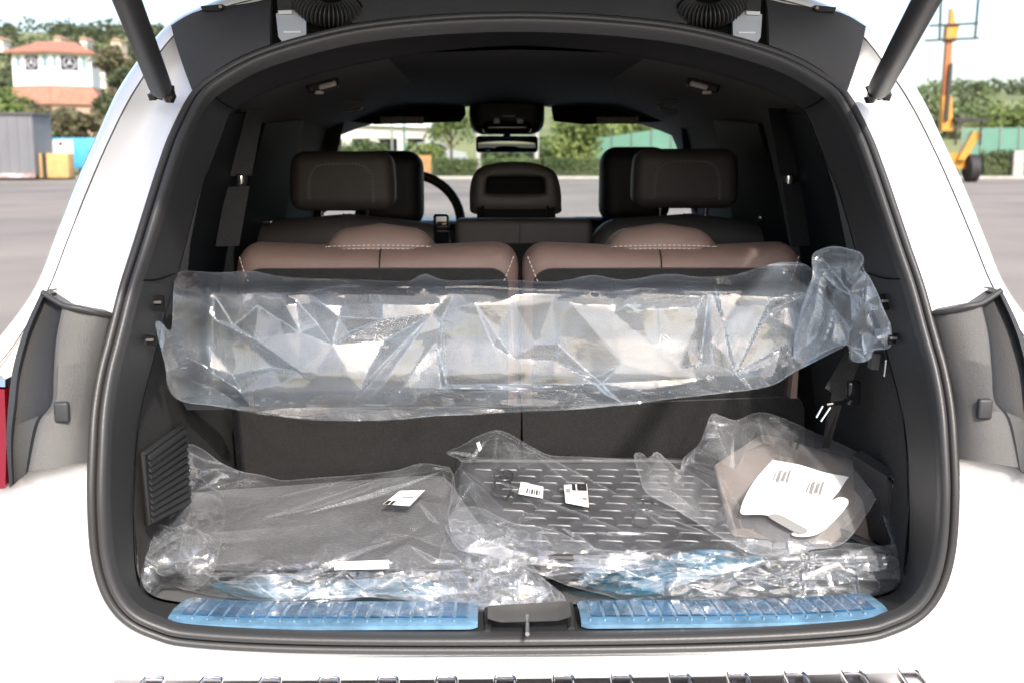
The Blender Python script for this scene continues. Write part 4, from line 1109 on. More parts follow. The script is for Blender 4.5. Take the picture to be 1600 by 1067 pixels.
dL = rbf(cl)
def crL(u, v, px, py):
    e = np.clip((335 - px) / 70., 0, 1) + np.clip((py - 868) / 35., 0, 1) + .8 * np.clip((px - 690) / 70., 0, 1) * np.clip((py - 790) / 50., 0, 1)
    e = np.clip(e, 0, 1.15)
    g = facets(px, py, RL, 52, 23, 2.0) * .0075 * (.75 + .5 * e) + facets(px, py, [], 20, 25, 2.0, 2.2, -.35) * .0060 * (.32 + e) + facets(px, py, [], 9, 26, 2.0, 2.4, -.5) * .0022 * (.22 + e)
    return np.maximum(g, -.010) + .005
lb = bagmesh('plastic_bag', [sheet(leftb, dL, crL, 2.4, 1.7)], 'film')
tag(lb, 'clear plastic bag round the carpet mats at the left of the load bay', 'plastic bag', 'clear plastic bags in the cargo bay')
def crF(u, v, px, py): return facets(px, py, [], 26, 65, 1.6, 1.8, .8) * .010 + facets(px, py, [], 11, 66, 1.6, 2.2, .5) * .0045
def extra(poly, dep, lift, parent): return bagmesh('folded_end', [sheet(poly, (lambda px, py: dep(px, py) - lift), crF, 2.2, 1.7)], 'film', parent)
extra([(214, 835), (236, 802), (285, 772), (335, 772), (352, 800), (345, 850), (330, 900), (300, 922), (262, 912), (240, 922), (220, 900)], dL, .012, lb)
extra([(690, 850), (740, 815), (800, 850), (850, 905), (875, 936), (800, 955), (740, 950), (690, 940)], dL, .014, lb)
extra([(360, 905), (450, 895), (560, 905), (640, 890), (690, 910), (690, 942), (580, 932), (450, 938), (370, 932)], dL, .010, lb)
def patch(quad, dep, lift, name, m, parent, n=4):
    rows = []
    for j in range(n + 1):
        r = []
        for i in range(n + 1):
            s, t = i / n, j / n
            a = lerp2(quad[0], quad[1], s); b = lerp2(quad[3], quad[2], s); p = lerp2(a, b, t)
            Y = float(dep(np.array([p[0]]), np.array([p[1]]))[0]) - lift; r.append(at(p[0], p[1], Y))
        rows.append(r)
    mb = MB().grid(rows); o = mesh(name, mb.v, mb.f, m, parent)
    return o
def stick(quad, dep, lift, parent, inkparts=()):
    o = patch(quad, dep, lift, 'sticker', 'white', parent)
    for (s0, t0, s1, t1, m) in inkparts:
        q = []
        for (s, t) in ((s0, t0), (s1, t0), (s1, t1), (s0, t1)):
            q.append(lerp2(lerp2(quad[0], quad[1], s), lerp2(quad[3], quad[2], s), t))
        patch(q, dep, lift + .0015, 'printed_mark', m, o, 2)
    return o
stick([(625, 766), (664, 765), (640, 790), (598, 787)], dL, .020, lb, [(.02, .72, .18, .98, 'ink'), (.22, .72, .34, .98, 'ink'), (.2, .2, .8, .26, 'grey'), (.4, .4, .85, .5, 'grey')])
stick([(524, 877), (608, 874), (606, 888), (522, 890)], dL, .022, lb)

# middle bag over the rubber mats
midb = [(697, 708), (722, 696), (745, 682), (775, 672), (800, 680), (830, 698), (862, 712), (920, 714), (985, 718), (1050, 722), (1070, 730), (1110, 760), (1180, 800), (1260, 840), (1340, 850), (1390, 858), (1380, 815), (1378, 795),
        (1398, 812), (1410, 842), (1432, 846), (1436, 880), (1428, 912), (1405, 928), (1340, 936), (1250, 942), (1150, 944), (1060, 946), (1000, 946), (950, 930), (890, 915), (840, 895), (800, 880), (760, 868), (720, 862), (704, 840), (695, 820),
        (704, 780), (708, 745), (722, 722)]
cmid = [(x, y, yat(x, y, z)) for x, y, z in ((740, 745, .845), (800, 730, .840), (880, 725, .830), (980, 726, .828), (1060, 735, .830), (760, 800, .838), (850, 780, .830), (960, 790, .828), (1060, 810, .830), (1180, 835, .832), (1300, 855, .835),
                                         (720, 840, .835), (820, 860, .828), (950, 862, .826), (1080, 868, .826), (1220, 876, .826), (1360, 880, .83))]
cmid += [(x, y, atz(x, y, .756).y - .012) for x, y in ((960, 934), (1060, 946), (1180, 944), (1300, 940), (1400, 930))]
cmid += [(775, 673, .50), (698, 708, .50), (730, 695, .50), (1436, 880, .20), (1400, 815, .28), (1380, 798, .30), (1430, 915, .165), (840, 895, .19)]
dM = rbf(cmid)
def crM(u, v, px, py):
    e = np.clip((py - 855 - np.clip((px - 1100) / 300., 0, 1) * 8) / 30., 0, 1) + np.clip((px - 1340) / 40., 0, 1) + np.clip((735 - px) / 40., 0, 1) * .6 + np.clip((835 - px) / 50., 0, 1) * np.clip((py - 800) / 30., 0, 1)
    e = np.clip(e, 0, 1.15)
    g = facets(px, py, RM, 54, 33, 2.0) * .0075 * (.75 + .5 * e) + facets(px, py, [], 18, 35, 2.2, 3.2, -.12) * .0068 * (.22 + e) + facets(px, py, [], 9, 36, 2.2, 3.0, .1) * .0022 * (.16 + e)
    return np.maximum(g, -.010) + .005
mbag = bagmesh('plastic_bag', [sheet(midb, dM, crM, 2.4, 1.7)], 'film')
tag(mbag, 'clear plastic bag round the ribbed rubber mats, peaked at its back left corner', 'plastic bag', 'clear plastic bags in the cargo bay')
stick([(814, 752), (849, 760), (848, 778), (810, 771)], dM, .018, mbag, [(.12, .25, .25, .34, 'grey'), (.3, .4, .36, .8, 'ink'), (.42, .4, .46, .8, 'ink'), (.5, .4, .58, .8, 'ink'), (.62, .4, .66, .8, 'ink'), (.7, .4, .78, .8, 'ink'), (.82, .4, .86, .8, 'ink')])
stick([(881, 757), (917, 755), (920, 792), (884, 785)], dM, .020, mbag, [(.34, 0, .50, .30, 'ink'), (.56, 0, .98, .30, 'ink'), (.65, .08, .85, .2, 'white'), (.06, .2, .26, .42, 'grey'), (.75, .6, .95, .7, 'grey')])
stick([(744, 692), (749, 689), (753, 700), (749, 705)], dM, .012, mbag)
extra([(1330, 862), (1385, 850), (1432, 850), (1434, 885), (1424, 912), (1330, 934), (1240, 938), (1260, 900)], dM, .012, mbag)
extra([(700, 810), (740, 790), (800, 815), (870, 828), (930, 855), (1020, 866), (1000, 890), (900, 885), (820, 880), (730, 862)], dM, .010, mbag)
# added crumpled sheet, its blue tint stands in for a reflection in the folds
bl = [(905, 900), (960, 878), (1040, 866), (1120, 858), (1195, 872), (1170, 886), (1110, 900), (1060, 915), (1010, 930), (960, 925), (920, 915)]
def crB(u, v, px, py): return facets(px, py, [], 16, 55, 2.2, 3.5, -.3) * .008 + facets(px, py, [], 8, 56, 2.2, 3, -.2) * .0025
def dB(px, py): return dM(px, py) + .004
bagmesh('blue_reflection', [sheet(bl, dB, crB, 2.2, 1.6)], 'filmreflect', mbag)
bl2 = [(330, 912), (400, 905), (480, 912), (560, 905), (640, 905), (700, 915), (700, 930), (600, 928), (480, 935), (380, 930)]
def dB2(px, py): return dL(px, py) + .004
bagmesh('blue_reflection', [sheet(bl2, dB2, crB, 2.2, 1.6)], 'filmreflect', lb)  # sheet added likewise for the bluish reflection on the left bag

# milky bag round the case, with delivery papers
rbag = [(990, 712), (1003, 709), (1012, 717), (1026, 706), (1045, 722), (1062, 735), (1068, 716), (1092, 696), (1102, 672), (1112, 647), (1132, 652), (1152, 656), (1185, 644), (1225, 654), (1265, 672), (1310, 692), (1352, 714), (1380, 732),
        (1386, 750), (1372, 775), (1350, 810), (1325, 843), (1300, 856), (1270, 858), (1245, 866), (1200, 868), (1165, 862), (1120, 838), (1060, 800), (1010, 772), (998, 745)]
drb = rbf([(990, 712, .44), (1026, 706, .46), (1062, 740, .44), (1010, 772, .30), (1100, 690, .46), (1112, 650, .50), (1185, 646, .51), (1260, 680, .47), (1350, 718, .41), (1384, 745, .355), (1340, 815, .25), (1300, 856, .175), (1200, 866, .175),
           (1150, 850, .185), (1060, 800, .28), (1120, 770, .33), (1200, 740, .335), (1280, 770, .28), (1220, 820, .22), (1130, 720, .40), (1300, 730, .36), (1240, 700, .41)])
def crR(u, v, px, py):
    e = np.clip(np.clip((1165 - px) / 60., 0, 1) + np.clip((py - 838) / 20., 0, 1), 0, 1.1)
    g = facets(px, py, RR, 44, 43, 1.3) * .0085 * (.55 + .6 * e) + facets(px, py, [], 17, 45, 1.3, 2.2, .9) * .0045 * (.25 + e) + facets(px, py, [], 8, 46, 1.3, 2, .4) * .0014 * (.2 + e)
    return np.maximum(g, -.010) + .004
rb = bagmesh('plastic_bag', [sheet(rbag, drb, crR, 2.2, 1.9)], 'film2')
tag(rb, 'milky plastic bag round the taupe case, white papers showing on its front', 'plastic bag', 'clear plastic bags in the cargo bay')
def paper(poly, dep, lift, name, m, parent, label=None, cat=None):
    v_, f_ = sheet(poly, (lambda px, py: dep(px, py) - lift), (lambda u, v, px, py: .0025 * np.sin((px - 1150) / 50.) + .002 * snoise(px / 40., py / 30., 3)), 5, 4)
    o = mesh(name, v_, [tuple(int(i) for i in q) for q in f_], m, parent)
    if label: tag(o, label, cat)
    return o
dPaper = rbf([(1184, 744, .322), (1324, 744, .318), (1240, 830, .190), (1180, 800, .235), (1290, 800, .236)])
pa = paper([(1158, 792), (1168, 768), (1184, 744), (1206, 720), (1210, 719), (1250, 726), (1290, 738), (1324, 744), (1323, 748), (1310, 768), (1300, 780), (1296, 800), (1284, 822), (1262, 832), (1240, 828), (1210, 808), (1185, 803), (1160, 803)], dPaper, .004, 'delivery_note', 'white', None,
           'white delivery note sheet with two barcodes, on the milky bag', 'paper')
pb = paper([(1236, 834), (1262, 838), (1290, 826), (1326, 786), (1312, 776), (1290, 790), (1270, 815)], dPaper, .001, 'delivery_note', 'white', None, 'white paper corner peeking out under the barcoded sheet', 'paper')
pc = paper([(1200, 806), (1216, 803), (1240, 815), (1262, 828), (1250, 834), (1225, 822)], dPaper, .006, 'printed_strip', 'grey', rb)
for (bx, by, sk) in ((1220, 744, -3), (1272, 762, -3)):
    for k in range(6):
        x = bx - 10 + k * 4 + (k % 2); hgt = 12 + (k % 3) * 3
        patch([(x + 3, by - hgt / 2 - 2), (x + 4.6 + (k % 2), by - hgt / 2 - 2), (x + sk + 1.6 + (k % 2), by + hgt / 2), (x + sk, by + hgt / 2)], dPaper, .012, 'barcode_bar', 'grey', pa, 2)

# =================================================================== the place around
asph = mat('asphalt', (.20, .175, .155), .9, var=.25, vscale=.22, bump=.5, bscale=60, c2=(.26, .22, .185))
grassm = mat('dry_grass', (.14, .15, .06), .95, var=.3, vscale=.05, c2=(.22, .20, .09))
hillm = mat('hill_grass', (.10, .15, .045), .95, var=.35, vscale=.02, c2=(.25, .25, .10))
conc = mat('concrete', (.38, .36, .33), .9, var=.1, vscale=2)
M['bark'] = mat('bark', (.10, .075, .055), .95, bump=.6, bscale=20)
LM = [leafmat('leaf_bright', (.15, .22, .06), (.26, .31, .11)), leafmat('leaf_mid', (.10, .15, .055), (.17, .21, .09)), leafmat('leaf_olive', (.13, .13, .07), (.21, .19, .11)), leafmat('leaf_dark', (.065, .09, .045), (.12, .14, .07))]
tag(mesh('ground', [(-1500, -1500, -.03), (1500, -1500, -.03), (1500, 2500, -.03), (-1500, 2500, -.03)], [(0, 1, 2, 3)], grassm), kind='structure')
tag(mesh('car_park', [(-90, -60, 0), (90, -60, 0), (90, 58, 0), (-90, 58, 0)], [(0, 1, 2, 3)], asph), kind='structure')
tag(MB().slab([(-90, 58, .13), (90, 58, .13), (90, 58.35, .13), (-90, 58.35, .13)], (0, 0, -.2)).build('kerb', conc, None, smooth=False), kind='structure')
tag(MB().slab([(-90, 58.36, .12), (90, 58.36, .12), (90, 60.2, .12), (-90, 60.2, .12)], (0, 0, -.2)).build('pavement', mat('planting_soil', (.28, .24, .18), .95, var=.2, vscale=1), None, smooth=False), kind='structure')

def hills(name, x0, x1, y0, y1, hf, n=60, m=26):
    rows = []
    for j in range(m + 1):
        r = []
        for i in range(n + 1):
            X = x0 + (x1 - x0) * i / n; Yy = y0 + (y1 - y0) * j / m; r.append((X, Yy, hf(X, Yy, j / m)))
        rows.append(r)
    mb = MB().grid(rows); return tag(mesh(name, mb.v, mb.f, hillm), kind='structure')
def sn(x, y, s): return float(snoise(np.array(x), np.array(y), s))
def hL(X, Y, t): return -.5 + 42 * min(1, max(0, (Y - 140) / 300)) ** 1.1 * (1 + .12 * sn(X / 60, Y / 60, 3)) if True else 0
def hR(X, Y, t): return -.5 + 20 * min(1, max(0, (Y - 110) / 260)) ** .9 * (1 + .25 * sn(X / 50, Y / 50, 8)) * (.75 + .25 * min(1, max(0, (X - 40) / 150)))
hills('hill', -420, -20, 120, 480, hL); hills('hill', -19, 420, 100, 420, hR)

def leaves(mb, c, rad, n, size, rng, shape=1.0, hollow=.55):
    for _ in range(n):
        while True:
            d = Vector((rng.uniform(-1, 1), rng.uniform(-1, 1), rng.uniform(-1, 1)))
            if .01 < d.length < 1: break
        d = d.normalized() * (hollow + (1 - hollow) * rng.random()) * rng.uniform(.7, 1.08)
        p = c + Vector((d.x * rad[0], d.y * rad[1], d.z * rad[2]))
        nrm = (d + Vector((rng.gauss(0, .6), rng.gauss(0, .6), rng.gauss(0, .6) + .3))).normalized()
        a = nrm.orthogonal().normalized(); a.rotate(Matrix.Rotation(rng.uniform(0, 6.28), 3, nrm)); b = nrm.cross(a); s = size * rng.uniform(.6, 1.3)
        k = len(mb.v); mb.v += [p - a * s, p + b * s * .6, p + a * s, p - b * s * .6]; mb.f.append((k, k + 1, k + 2, k + 3))
def tree(x, y, h, rad, kind, label, group, name='tree', z=0, trunk=.35, n=1400, size=.22, seed=None):
    rng = random.Random(seed if seed is not None else int(x * 7 + y * 13))
    o = empty(name, (x, y, z), label, 'tree', group)
    b = Vector((x, y, z)); th = h * trunk; mb = MB()
    tp = b + Vector((rng.uniform(-.2, .2), 0, h * .75)); mb.tube([b, b.lerp(tp, .4), tp], [h * .028, h * .02, h * .006], 8)
    cl_ = []
    for i in range(9):
        q = rng.uniform(0, 6.28); rr = rng.uniform(.25, .75); zz = rng.uniform(th + rad * .3, h - rad * .35)
        c = b + Vector((math.cos(q) * rad * rr, math.sin(q) * rad * rr, zz)); cl_.append(c)
        st = b.lerp(tp, min(.95, zz / h * .8)); mb.tube([st, st.lerp(c, .6), c], [h * .011, h * .006, h * .002], 5)
    mb.build('trunk', 'bark', o)
    cm_ = MB(); cl_.append(b + Vector((0, 0, h - rad * .5)))
    for c in cl_: leaves(cm_, c, (rad * rng.uniform(.42, .62),) * 2 + (rad * rng.uniform(.35, .5),), n // len(cl_), size, rng)
    mesh('crown', cm_.v, cm_.f, LM[kind], o, smooth=False)
    return o
def hedge(x0, x1, y, h, d, label, kind=1):
    rng = random.Random(int(x0 * 10)); mb = MB(); n = int((x1 - x0) * 220)
    for _ in range(n):
        p = Vector((rng.uniform(x0, x1), y + rng.uniform(-d / 2, d / 2), .12 + h * math.sqrt(rng.random()) * (1 + .06 * math.sin(_ * .01))))
        if rng.random() < .4: p.y = y - d / 2 + rng.uniform(-.06, .06)
        s = rng.uniform(.06, .12); a = Vector((rng.gauss(0, 1), rng.gauss(0, 1), rng.gauss(0, 1))).normalized(); b = a.orthogonal().normalized()
        k = len(mb.v); mb.v += [p - a * s, p + b * s * .7, p + a * s, p - b * s * .7]; mb.f.append((k, k + 1, k + 2, k + 3))
    o = empty('hedge', ((x0 + x1) / 2, y, .1), label, 'hedge')
    mesh('foliage', mb.v, mb.f, LM[kind], o, smooth=False)
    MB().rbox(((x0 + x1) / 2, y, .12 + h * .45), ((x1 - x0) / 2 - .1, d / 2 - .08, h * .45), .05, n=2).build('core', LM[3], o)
def X(px, Y): return at(px, 250, Y).x
def Z(py, Y, px=800): return at(px, py, Y).z
# hedges seen through the windshield and at the right edge
hedge(X(675, 59.5), X(748, 59.5), 59.3, .85, .9, 'clipped hedge behind the kerb, left of the pole in the windshield view')
hedge(X(755, 59.5), X(845, 59.5), 59.3, .85, .9, 'clipped hedge behind the kerb, hidden in part by the middle headrest')
hedge(X(850, 59.5), X(940, 59.5), 59.3, .88, .9, 'clipped hedge behind the kerb, right of the middle headrest')
hedge(X(1528, 59.5), X(1592, 59.5), 59.3, 1.25, 1.0, 'clipped hedge under the green screen at the right edge', 1)
# green screen fence
def screen(xa, ya, xb, yb, h0, h1, label):
    o = empty('screen_fence', ((xa + xb) / 2, (ya + yb) / 2, 0), label, 'fence'); gm = bpy.data.materials.get('green_screen') or mat('green_screen', (.10, .22, .17), .8, var=.15, vscale=.5)
    n = 6
    for i in range(n):
        a, b = i / n + .004, (i + 1) / n - .004
        p, q = Vector((xa + (xb - xa) * a, ya + (yb - ya) * a, 0)), Vector((xa + (xb - xa) * b, ya + (yb - ya) * b, 0))
        MB().slab([p + Vector((0, 0, .2)), q + Vector((0, 0, .2)), q + Vector((0, 0, h0 + (h1 - h0) * b)), p + Vector((0, 0, h0 + (h1 - h0) * a))], (0, .02, 0)).build('screen_panel', gm, o, smooth=False)
    for i in range(n + 1):
        a = i / n; p = Vector((xa + (xb - xa) * a, ya + (yb - ya) * a - .05, 0)); MB().tube([p, p + Vector((0, 0, h0 + (h1 - h0) * a + .1))], .04, 8).build('fence_post', 'steel', o)
screen(X(1500, 66), 66, X(1680, 66), 66, Z(200, 66), Z(200, 66), 'green screen fence behind the hedge at the right edge')
screen(X(925, 68), 68, X(1110, 68), 68, Z(218, 68), Z(190, 68), 'sloping green screen fence seen through the windshield')
# poles
for px, py0, Y, c, lab in ((747, 150, 60.5, conc, 'pale pole behind the hedge, left of the rear view mirror'), (838, 150, 61, conc, 'pale pole just right of the rear view mirror'), (632, 150, 64, mat('green_post', (.05, .16, .12), .5), 'thin green post in the left of the windshield view'),
                           (613, 150, 64.5, 'steel', 'thin grey post beside the green one in the windshield view')):
    r_ = .14 if px > 700 else .07
    o = MB().tube([(X(px, Y), Y, .1), (X(px, Y), Y, Z(py0, Y) + 2)], [r_, r_ * .8], 10).build('pole', c, None); tag(o, lab, 'pole')
# trees seen through the windshield
def T(px, py_top, py_bot, Y, wpx, kind, label, group='trees beyond the car park', **k):
    z0 = max(0, Z(py_bot, Y, px)) if py_bot < 228 else .1
    h = Z(py_top, Y, px) - z0; return tree(at(px, 240, Y).x, Y, h, wpx / 2 / F * (Y + 1.7), kind, label, group, z=z0, **k)
T(905, 168, 262, 64, 120, 0, 'bright green leafy tree right of the mirror in the windshield view', trunk=.1, n=2600, size=.16)
T(985, 172, 250, 78, 110, 0, 'yellow green tree behind the sloping green fence', trunk=.15, n=1800)
T(1050, 160, 250, 90, 130, 2, 'olive tree at the right end of the windshield view', trunk=.15, n=1800)
T(705, 165, 262, 63, 90, 0, 'slender tree with thin crown left of the mirror', trunk=.45, n=700, size=.14)
T(790, 215, 272, 66, 110, 1, 'low green bushy tree behind the middle headrest', trunk=.05, n=1600, size=.15)
T(575, 214, 262, 66, 110, 1, 'low rounded tree above the left second row headrest', trunk=.05, n=1800, size=.16)
T(660, 222, 262, 70, 80, 0, 'pale green low tree between the posts and the slender tree', trunk=.08, n=1200, size=.16)
T(850, 205, 262, 72, 90, 1, 'mid green tree behind the pale pole', trunk=.1, n=1400)
# building with white roof, parked car, wooden fence seen through the windshield
bw = empty('warehouse', (X(585, 95), 98, 0), 'low white warehouse seen through the left of the windshield', 'building')
x0, x1 = X(500, 95), X(672, 95); MB().box(((x0 + x1) / 2, 98, 1.6), ((x1 - x0) / 2, 3, 1.9)).build('wall', mat('cream_wall', (.55, .53, .48), .8, var=.08, vscale=.6), bw, smooth=False)
MB().slab([(x0 - .3, 94.6, 3.5), (x1 + .3, 94.6, 3.1), (x1 + .3, 101, 4.4), (x0 - .3, 101, 5.0)], (0, 0, .15)).build('roof', mat('white_metal_roof', (.72, .72, .72), .4), bw, smooth=False)
for i in range(4): MB().box((x0 + (i + .5) * (x1 - x0) / 4, 94.97, 1.8), (.7, .05, .5)).build('window', 'glassk', bw, smooth=False)
pcx = X(678, 72); pc_ = empty('parked_car', (pcx, 72, .1), 'small grey parked car behind the wooden fence in the windshield view', 'car')
prof_ = [(-2.1, .3), (-2.1, .8), (-1.5, .95), (-.9, 1.40), (.5, 1.42), (1.2, .95), (2.0, .80), (2.1, .3)]
MB().slab([(pcx + a, 71.2, .45 + b) for a, b in prof_], (0, 1.6, 0)).build('body', mat('grey_car_paint', (.35, .37, .40), .3, coat=.6), pc_, smooth=False)
MB().slab([(pcx + a, 71.18, .45 + b) for a, b in [(-1.3, .98), (-.85, 1.32), (.45, 1.34), (.95, .98)]], (0, .05, 0)).build('window', 'glassk', pc_, smooth=False)
for a in (-1.35, 1.3): MB().tube([(pcx + a, 71.15, .48), (pcx + a, 71.5, .48)], .33, 16).build('wheel', tyre_m, pc_)
fx0, fx1 = X(652, 60.8), X(674, 60.8); wf = empty('wooden_fence', (fx0, 60.8, 0), 'short orange wooden fence left of the hedge in the windshield view', 'fence'); wm = mat('orange_wood', (.42, .22, .09), .8, var=.15, vscale=3)
for i in range(5): MB().box((fx0 + (i + .5) * (fx1 - fx0) / 5, 60.8, .65), ((fx1 - fx0) / 10 - .01, .03, .5)).build('board', wm, wf, smooth=False)

# ---- left of the car
ct = empty('storage_container', (X(10, 57), 57.5, 0), 'grey storage container at the left edge of the car park', 'container')
cx1 = X(54, 56); gm = mat('grey_container_paint', (.15, .155, .17), .6, var=.08, vscale=.7); zt = Z(180, 56, 30)
MB().box((cx1 - 3.5, 57.2, zt / 2 + .12), (3.5, 1.2, zt / 2 - .12)).build('box', gm, ct, smooth=False)
MB().slab([(cx1 - 7.1, 55.9, zt + .05), (cx1 + .12, 55.9, zt + .0), (cx1 + .12, 58.5, zt), (cx1 - 7.1, 58.5, zt + .05)], (0, 0, .12)).build('roof', 'clad', ct, smooth=False)
for i in range(14): MB().box((cx1 - .3 - i * .48, 55.985, zt / 2 + .1), (.06, .02, zt / 2 - .2)).build('corrugation', gm, ct, smooth=False)
MB().box((cx1 - 3.5, 55.96, .22), (3.5, .05, .10)).build('skid', mat('red_white_skid', (.35, .16, .14), .7, var=.4, vscale=5, c2=(.6, .55, .55)), ct, smooth=False)
def boxthing(name, px0, px1, py0, py1, Y, d, m, label, cat):
    x0, x1 = X(px0, Y), X(px1, Y); z0, z1 = max(.02, Z(py1, Y, px0)), Z(py0, Y, px0); o = empty(name, ((x0 + x1) / 2, Y + d / 2, 0), label, cat)
    MB().rbox(((x0 + x1) / 2, Y + d / 2, (z0 + z1) / 2), ((x1 - x0) / 2, d / 2, (z1 - z0) / 2), .05, n=2).build('body', m, o); return o, x0, x1, z0, z1
ym = mat('plywood', (.45, .30, .12), .8, var=.12, vscale=3)
o, x0, x1, z0, z1 = boxthing('wooden_crate', 55, 106, 240, 279, 56.6, .9, ym, 'yellow plywood crate beside the grey container', 'crate')
MB().box((X(68, 56.5), 56.58, (z0 + z1) / 2), (.10, .02, (z1 - z0) / 2)).build('strap', 'ink', o, smooth=False)
o, x0, x1, z0, z1 = boxthing('covered_trailer', 80, 165, 216, 264, 58.9, 1.8, mat('blue_tarp', (.06, .32, .62), .5, var=.15, vscale=2), 'blue and white covered trailer behind the plywood crate', 'trailer')
MB().box((X(98, 58.8), 58.86, (z0 + z1) / 2 - .05), ((X(115, 58.8) - X(82, 58.8)) / 2, .03, (z1 - z0) / 2 - .05)).build('white_panel', 'white', o, smooth=False)
MB().box((X(96, 58.8), 58.82, Z(225, 58.8)), (.09, .02, .09)).build('red_mark', 'red', o, smooth=False)
for a in (.15, .85): MB().tube([(x0 + (x1 - x0) * a, 58.95, .35), (x0 + (x1 - x0) * a, 59.2, .35)], .35, 14).build('wheel', tyre_m, o)
# showroom tower with red roof and star emblem panels on the slope
def tower():
    Y = 170; zb, zt = Z(134, Y, 80), Z(79, Y, 80); x0, x1 = X(20, Y), X(136, Y); xm = X(90, Y)
    o = empty('showroom_building', ((x0 + x1) / 2, Y + 5, zb - 3), 'white two sided building with red tiled roof and round star emblems, upper left', 'building')
    wm = mat('white_render', (.78, .77, .76), .8); rm = mat('red_roof_tile', (.33, .155, .105), .8, var=.2, vscale=1.5)
    P = [Vector((x0, Y + 2, 0)), Vector((xm, Y, 0)), Vector((x1, Y + 4, 0)), Vector((x1 - 2, Y + 14, 0)), Vector((x0 + 2, Y + 14, 0))]
    MB().slab([p + Vector((0, 0, zb)) for p in P], (0, 0, zt - zb)).build('wall', wm, o, smooth=False)
    c = sum(P, Vector()) / 5; ev = [c + (p - c) * 1.15 + Vector((0, 0, zt)) for p in P]; rd = [c + (p - c) * .45 + Vector((0, 0, zt + 1.6)) for p in P]
    mb = MB(); mb.add(ev + rd + [p + Vector((0, 0, -.3)) for p in ev], [(i, (i + 1) % 5, 5 + (i + 1) % 5, 5 + i) for i in range(5)] + [(5, 6, 7, 8, 9)] + [(10 + i, 10 + (i + 1) % 5, (i + 1) % 5, i) for i in range(5)] + [(14, 13, 12, 11, 10)])
    ro = mb.build('roof', rm, o, smooth=False)
    ev2 = [c + (p - c) * 1.35 + Vector((0, 0, zb - 2.6)) for p in P]; top2 = [c + (p - c) * 1.01 + Vector((0, 0, zb - .1)) for p in P]
    mb = MB(); mb.add(ev2 + top2, [(i, (i + 1) % 5, 5 + (i + 1) % 5, 5 + i) for i in range(5)] + [(9, 8, 7, 6, 5)]); mb.build('lower_roof', rm, o, smooth=False)
    MB().slab([c + (p - c) * 1.25 + Vector((0, 0, zb - 7)) for p in P], (0, 0, 4.4)).build('lower_wall', mat('salmon_wall', (.50, .34, .27), .8), o, smooth=False)
    def face(a, b, s0, s1, py0, py1, m, nm, par):
        p, q = a.lerp(b, s0), a.lerp(b, s1); n_ = Vector(((b - a).y, -(b - a).x, 0)).normalized() * .08
        if n_.y > 0: n_ = -n_
        return MB().slab([p + n_ + Vector((0, 0, Z(py1, Y, 60))), q + n_ + Vector((0, 0, Z(py1, Y, 60))), q + n_ + Vector((0, 0, Z(py0, Y, 60))), p + n_ + Vector((0, 0, Z(py0, Y, 60)))], -n_ * .9).build(nm, m, par, smooth=False), p, q, n_
    wg = mat('teal_window', (.20, .32, .34), .2)
    for (a, b, s0, s1) in ((P[0], P[1], .34, .66), (P[1], P[2], .22, .66)):
        w_, p, q, n_ = face(a, b, s0, s1, 86, 109, mat('dark_sign', (.03, .035, .06), .3), 'emblem_panel', o)
        cc = (p + q) / 2 + n_ * 1.6 + Vector((0, 0, Z(97.5, Y, 60))); r_ = (q - p).length * .36; u_ = (q - p).normalized(); up = Vector((0, 0, 1)); mb = MB()
        mb.tube([cc + u_ * math.cos(i * math.pi / 12) * r_ + up * math.sin(i * math.pi / 12) * r_ for i in range(25)], .06, 6, cap=False)
        for k in range(3):
            t = math.pi / 2 + k * 2 * math.pi / 3; mb.tube([cc, cc + (u_ * math.cos(t) + up * math.sin(t)) * r_], [.12, .03], 6)
        mb.build('star_emblem', mat('silver', (.6, .6, .6), .4), w_)
    for (a, b, s0, s1) in ((P[0], P[1], .12, .22), (P[0], P[1], .78, .90), (P[1], P[2], .02, .12), (P[1], P[2], .75, .88)): face(a, b, s0, s1, 86, 104, wg, 'window', o)
tower()
tr_l = [(10, 128, 250, 66, 130, 0, 'bright green bushy tree behind the grey container'), (75, 160, 255, 74, 120, 2, 'olive tree below the red roofed white building'), (125, 165, 258, 70, 90, 2, 'olive bushy tree above the blue trailer'),
        (180, 66, 252, 100, 70, 2, 'tall olive brown tree right of the white red roofed building'), (190, 100, 258, 80, 90, 3, 'dark tree next to the white rear pillar'), (20, 150, 240, 110, 80, 1, 'mid green tree left below the white building'),
        (-40, 110, 255, 72, 150, 0, 'green tree cut by the left edge')]
for a in tr_l: T(a[0], a[1], a[2], a[3], a[4], a[5], a[6], trunk=.12, n=2000, size=.20)
# hillside woods as one mass, with separate houses
def woods(name, pts, kind, label, size):
    rng = random.Random(5); mb = MB()
    for (x, y, z, r) in pts: leaves(mb, Vector((x, y, z + r * .6)), (r, r, r * .8), 70, size, rng, hollow=.7)
    o = mesh(name, mb.v, mb.f, LM[kind], None, smooth=False); tag(o, label, 'trees', kind='stuff')
rng = random.Random(11); PL = []; PR = []; PR2 = []
for _ in range(420):
    x, y = rng.uniform(-230, -40), rng.uniform(190, 470); PL.append((x, y, hL(x, y, 0), rng.uniform(2.5, 5)))
for _ in range(420):
    x, y = rng.uniform(20, 260), rng.uniform(130, 400)
    if sn(x / 35, y / 35, 4) > .05 or y > 340: (PR if rng.random() < .6 else PR2).append((x, y, hR(x, y, 0), rng.uniform(2, 4.2)))
woods('hillside_trees', PL, 3, 'dark trees covering the far hillside at the left', .8)
woods('hillside_trees', PR, 1, 'green trees scattered over the hill at the right', .7); woods('hillside_trees', PR2, 3, 'darker trees scattered over the hill at the right', .7)
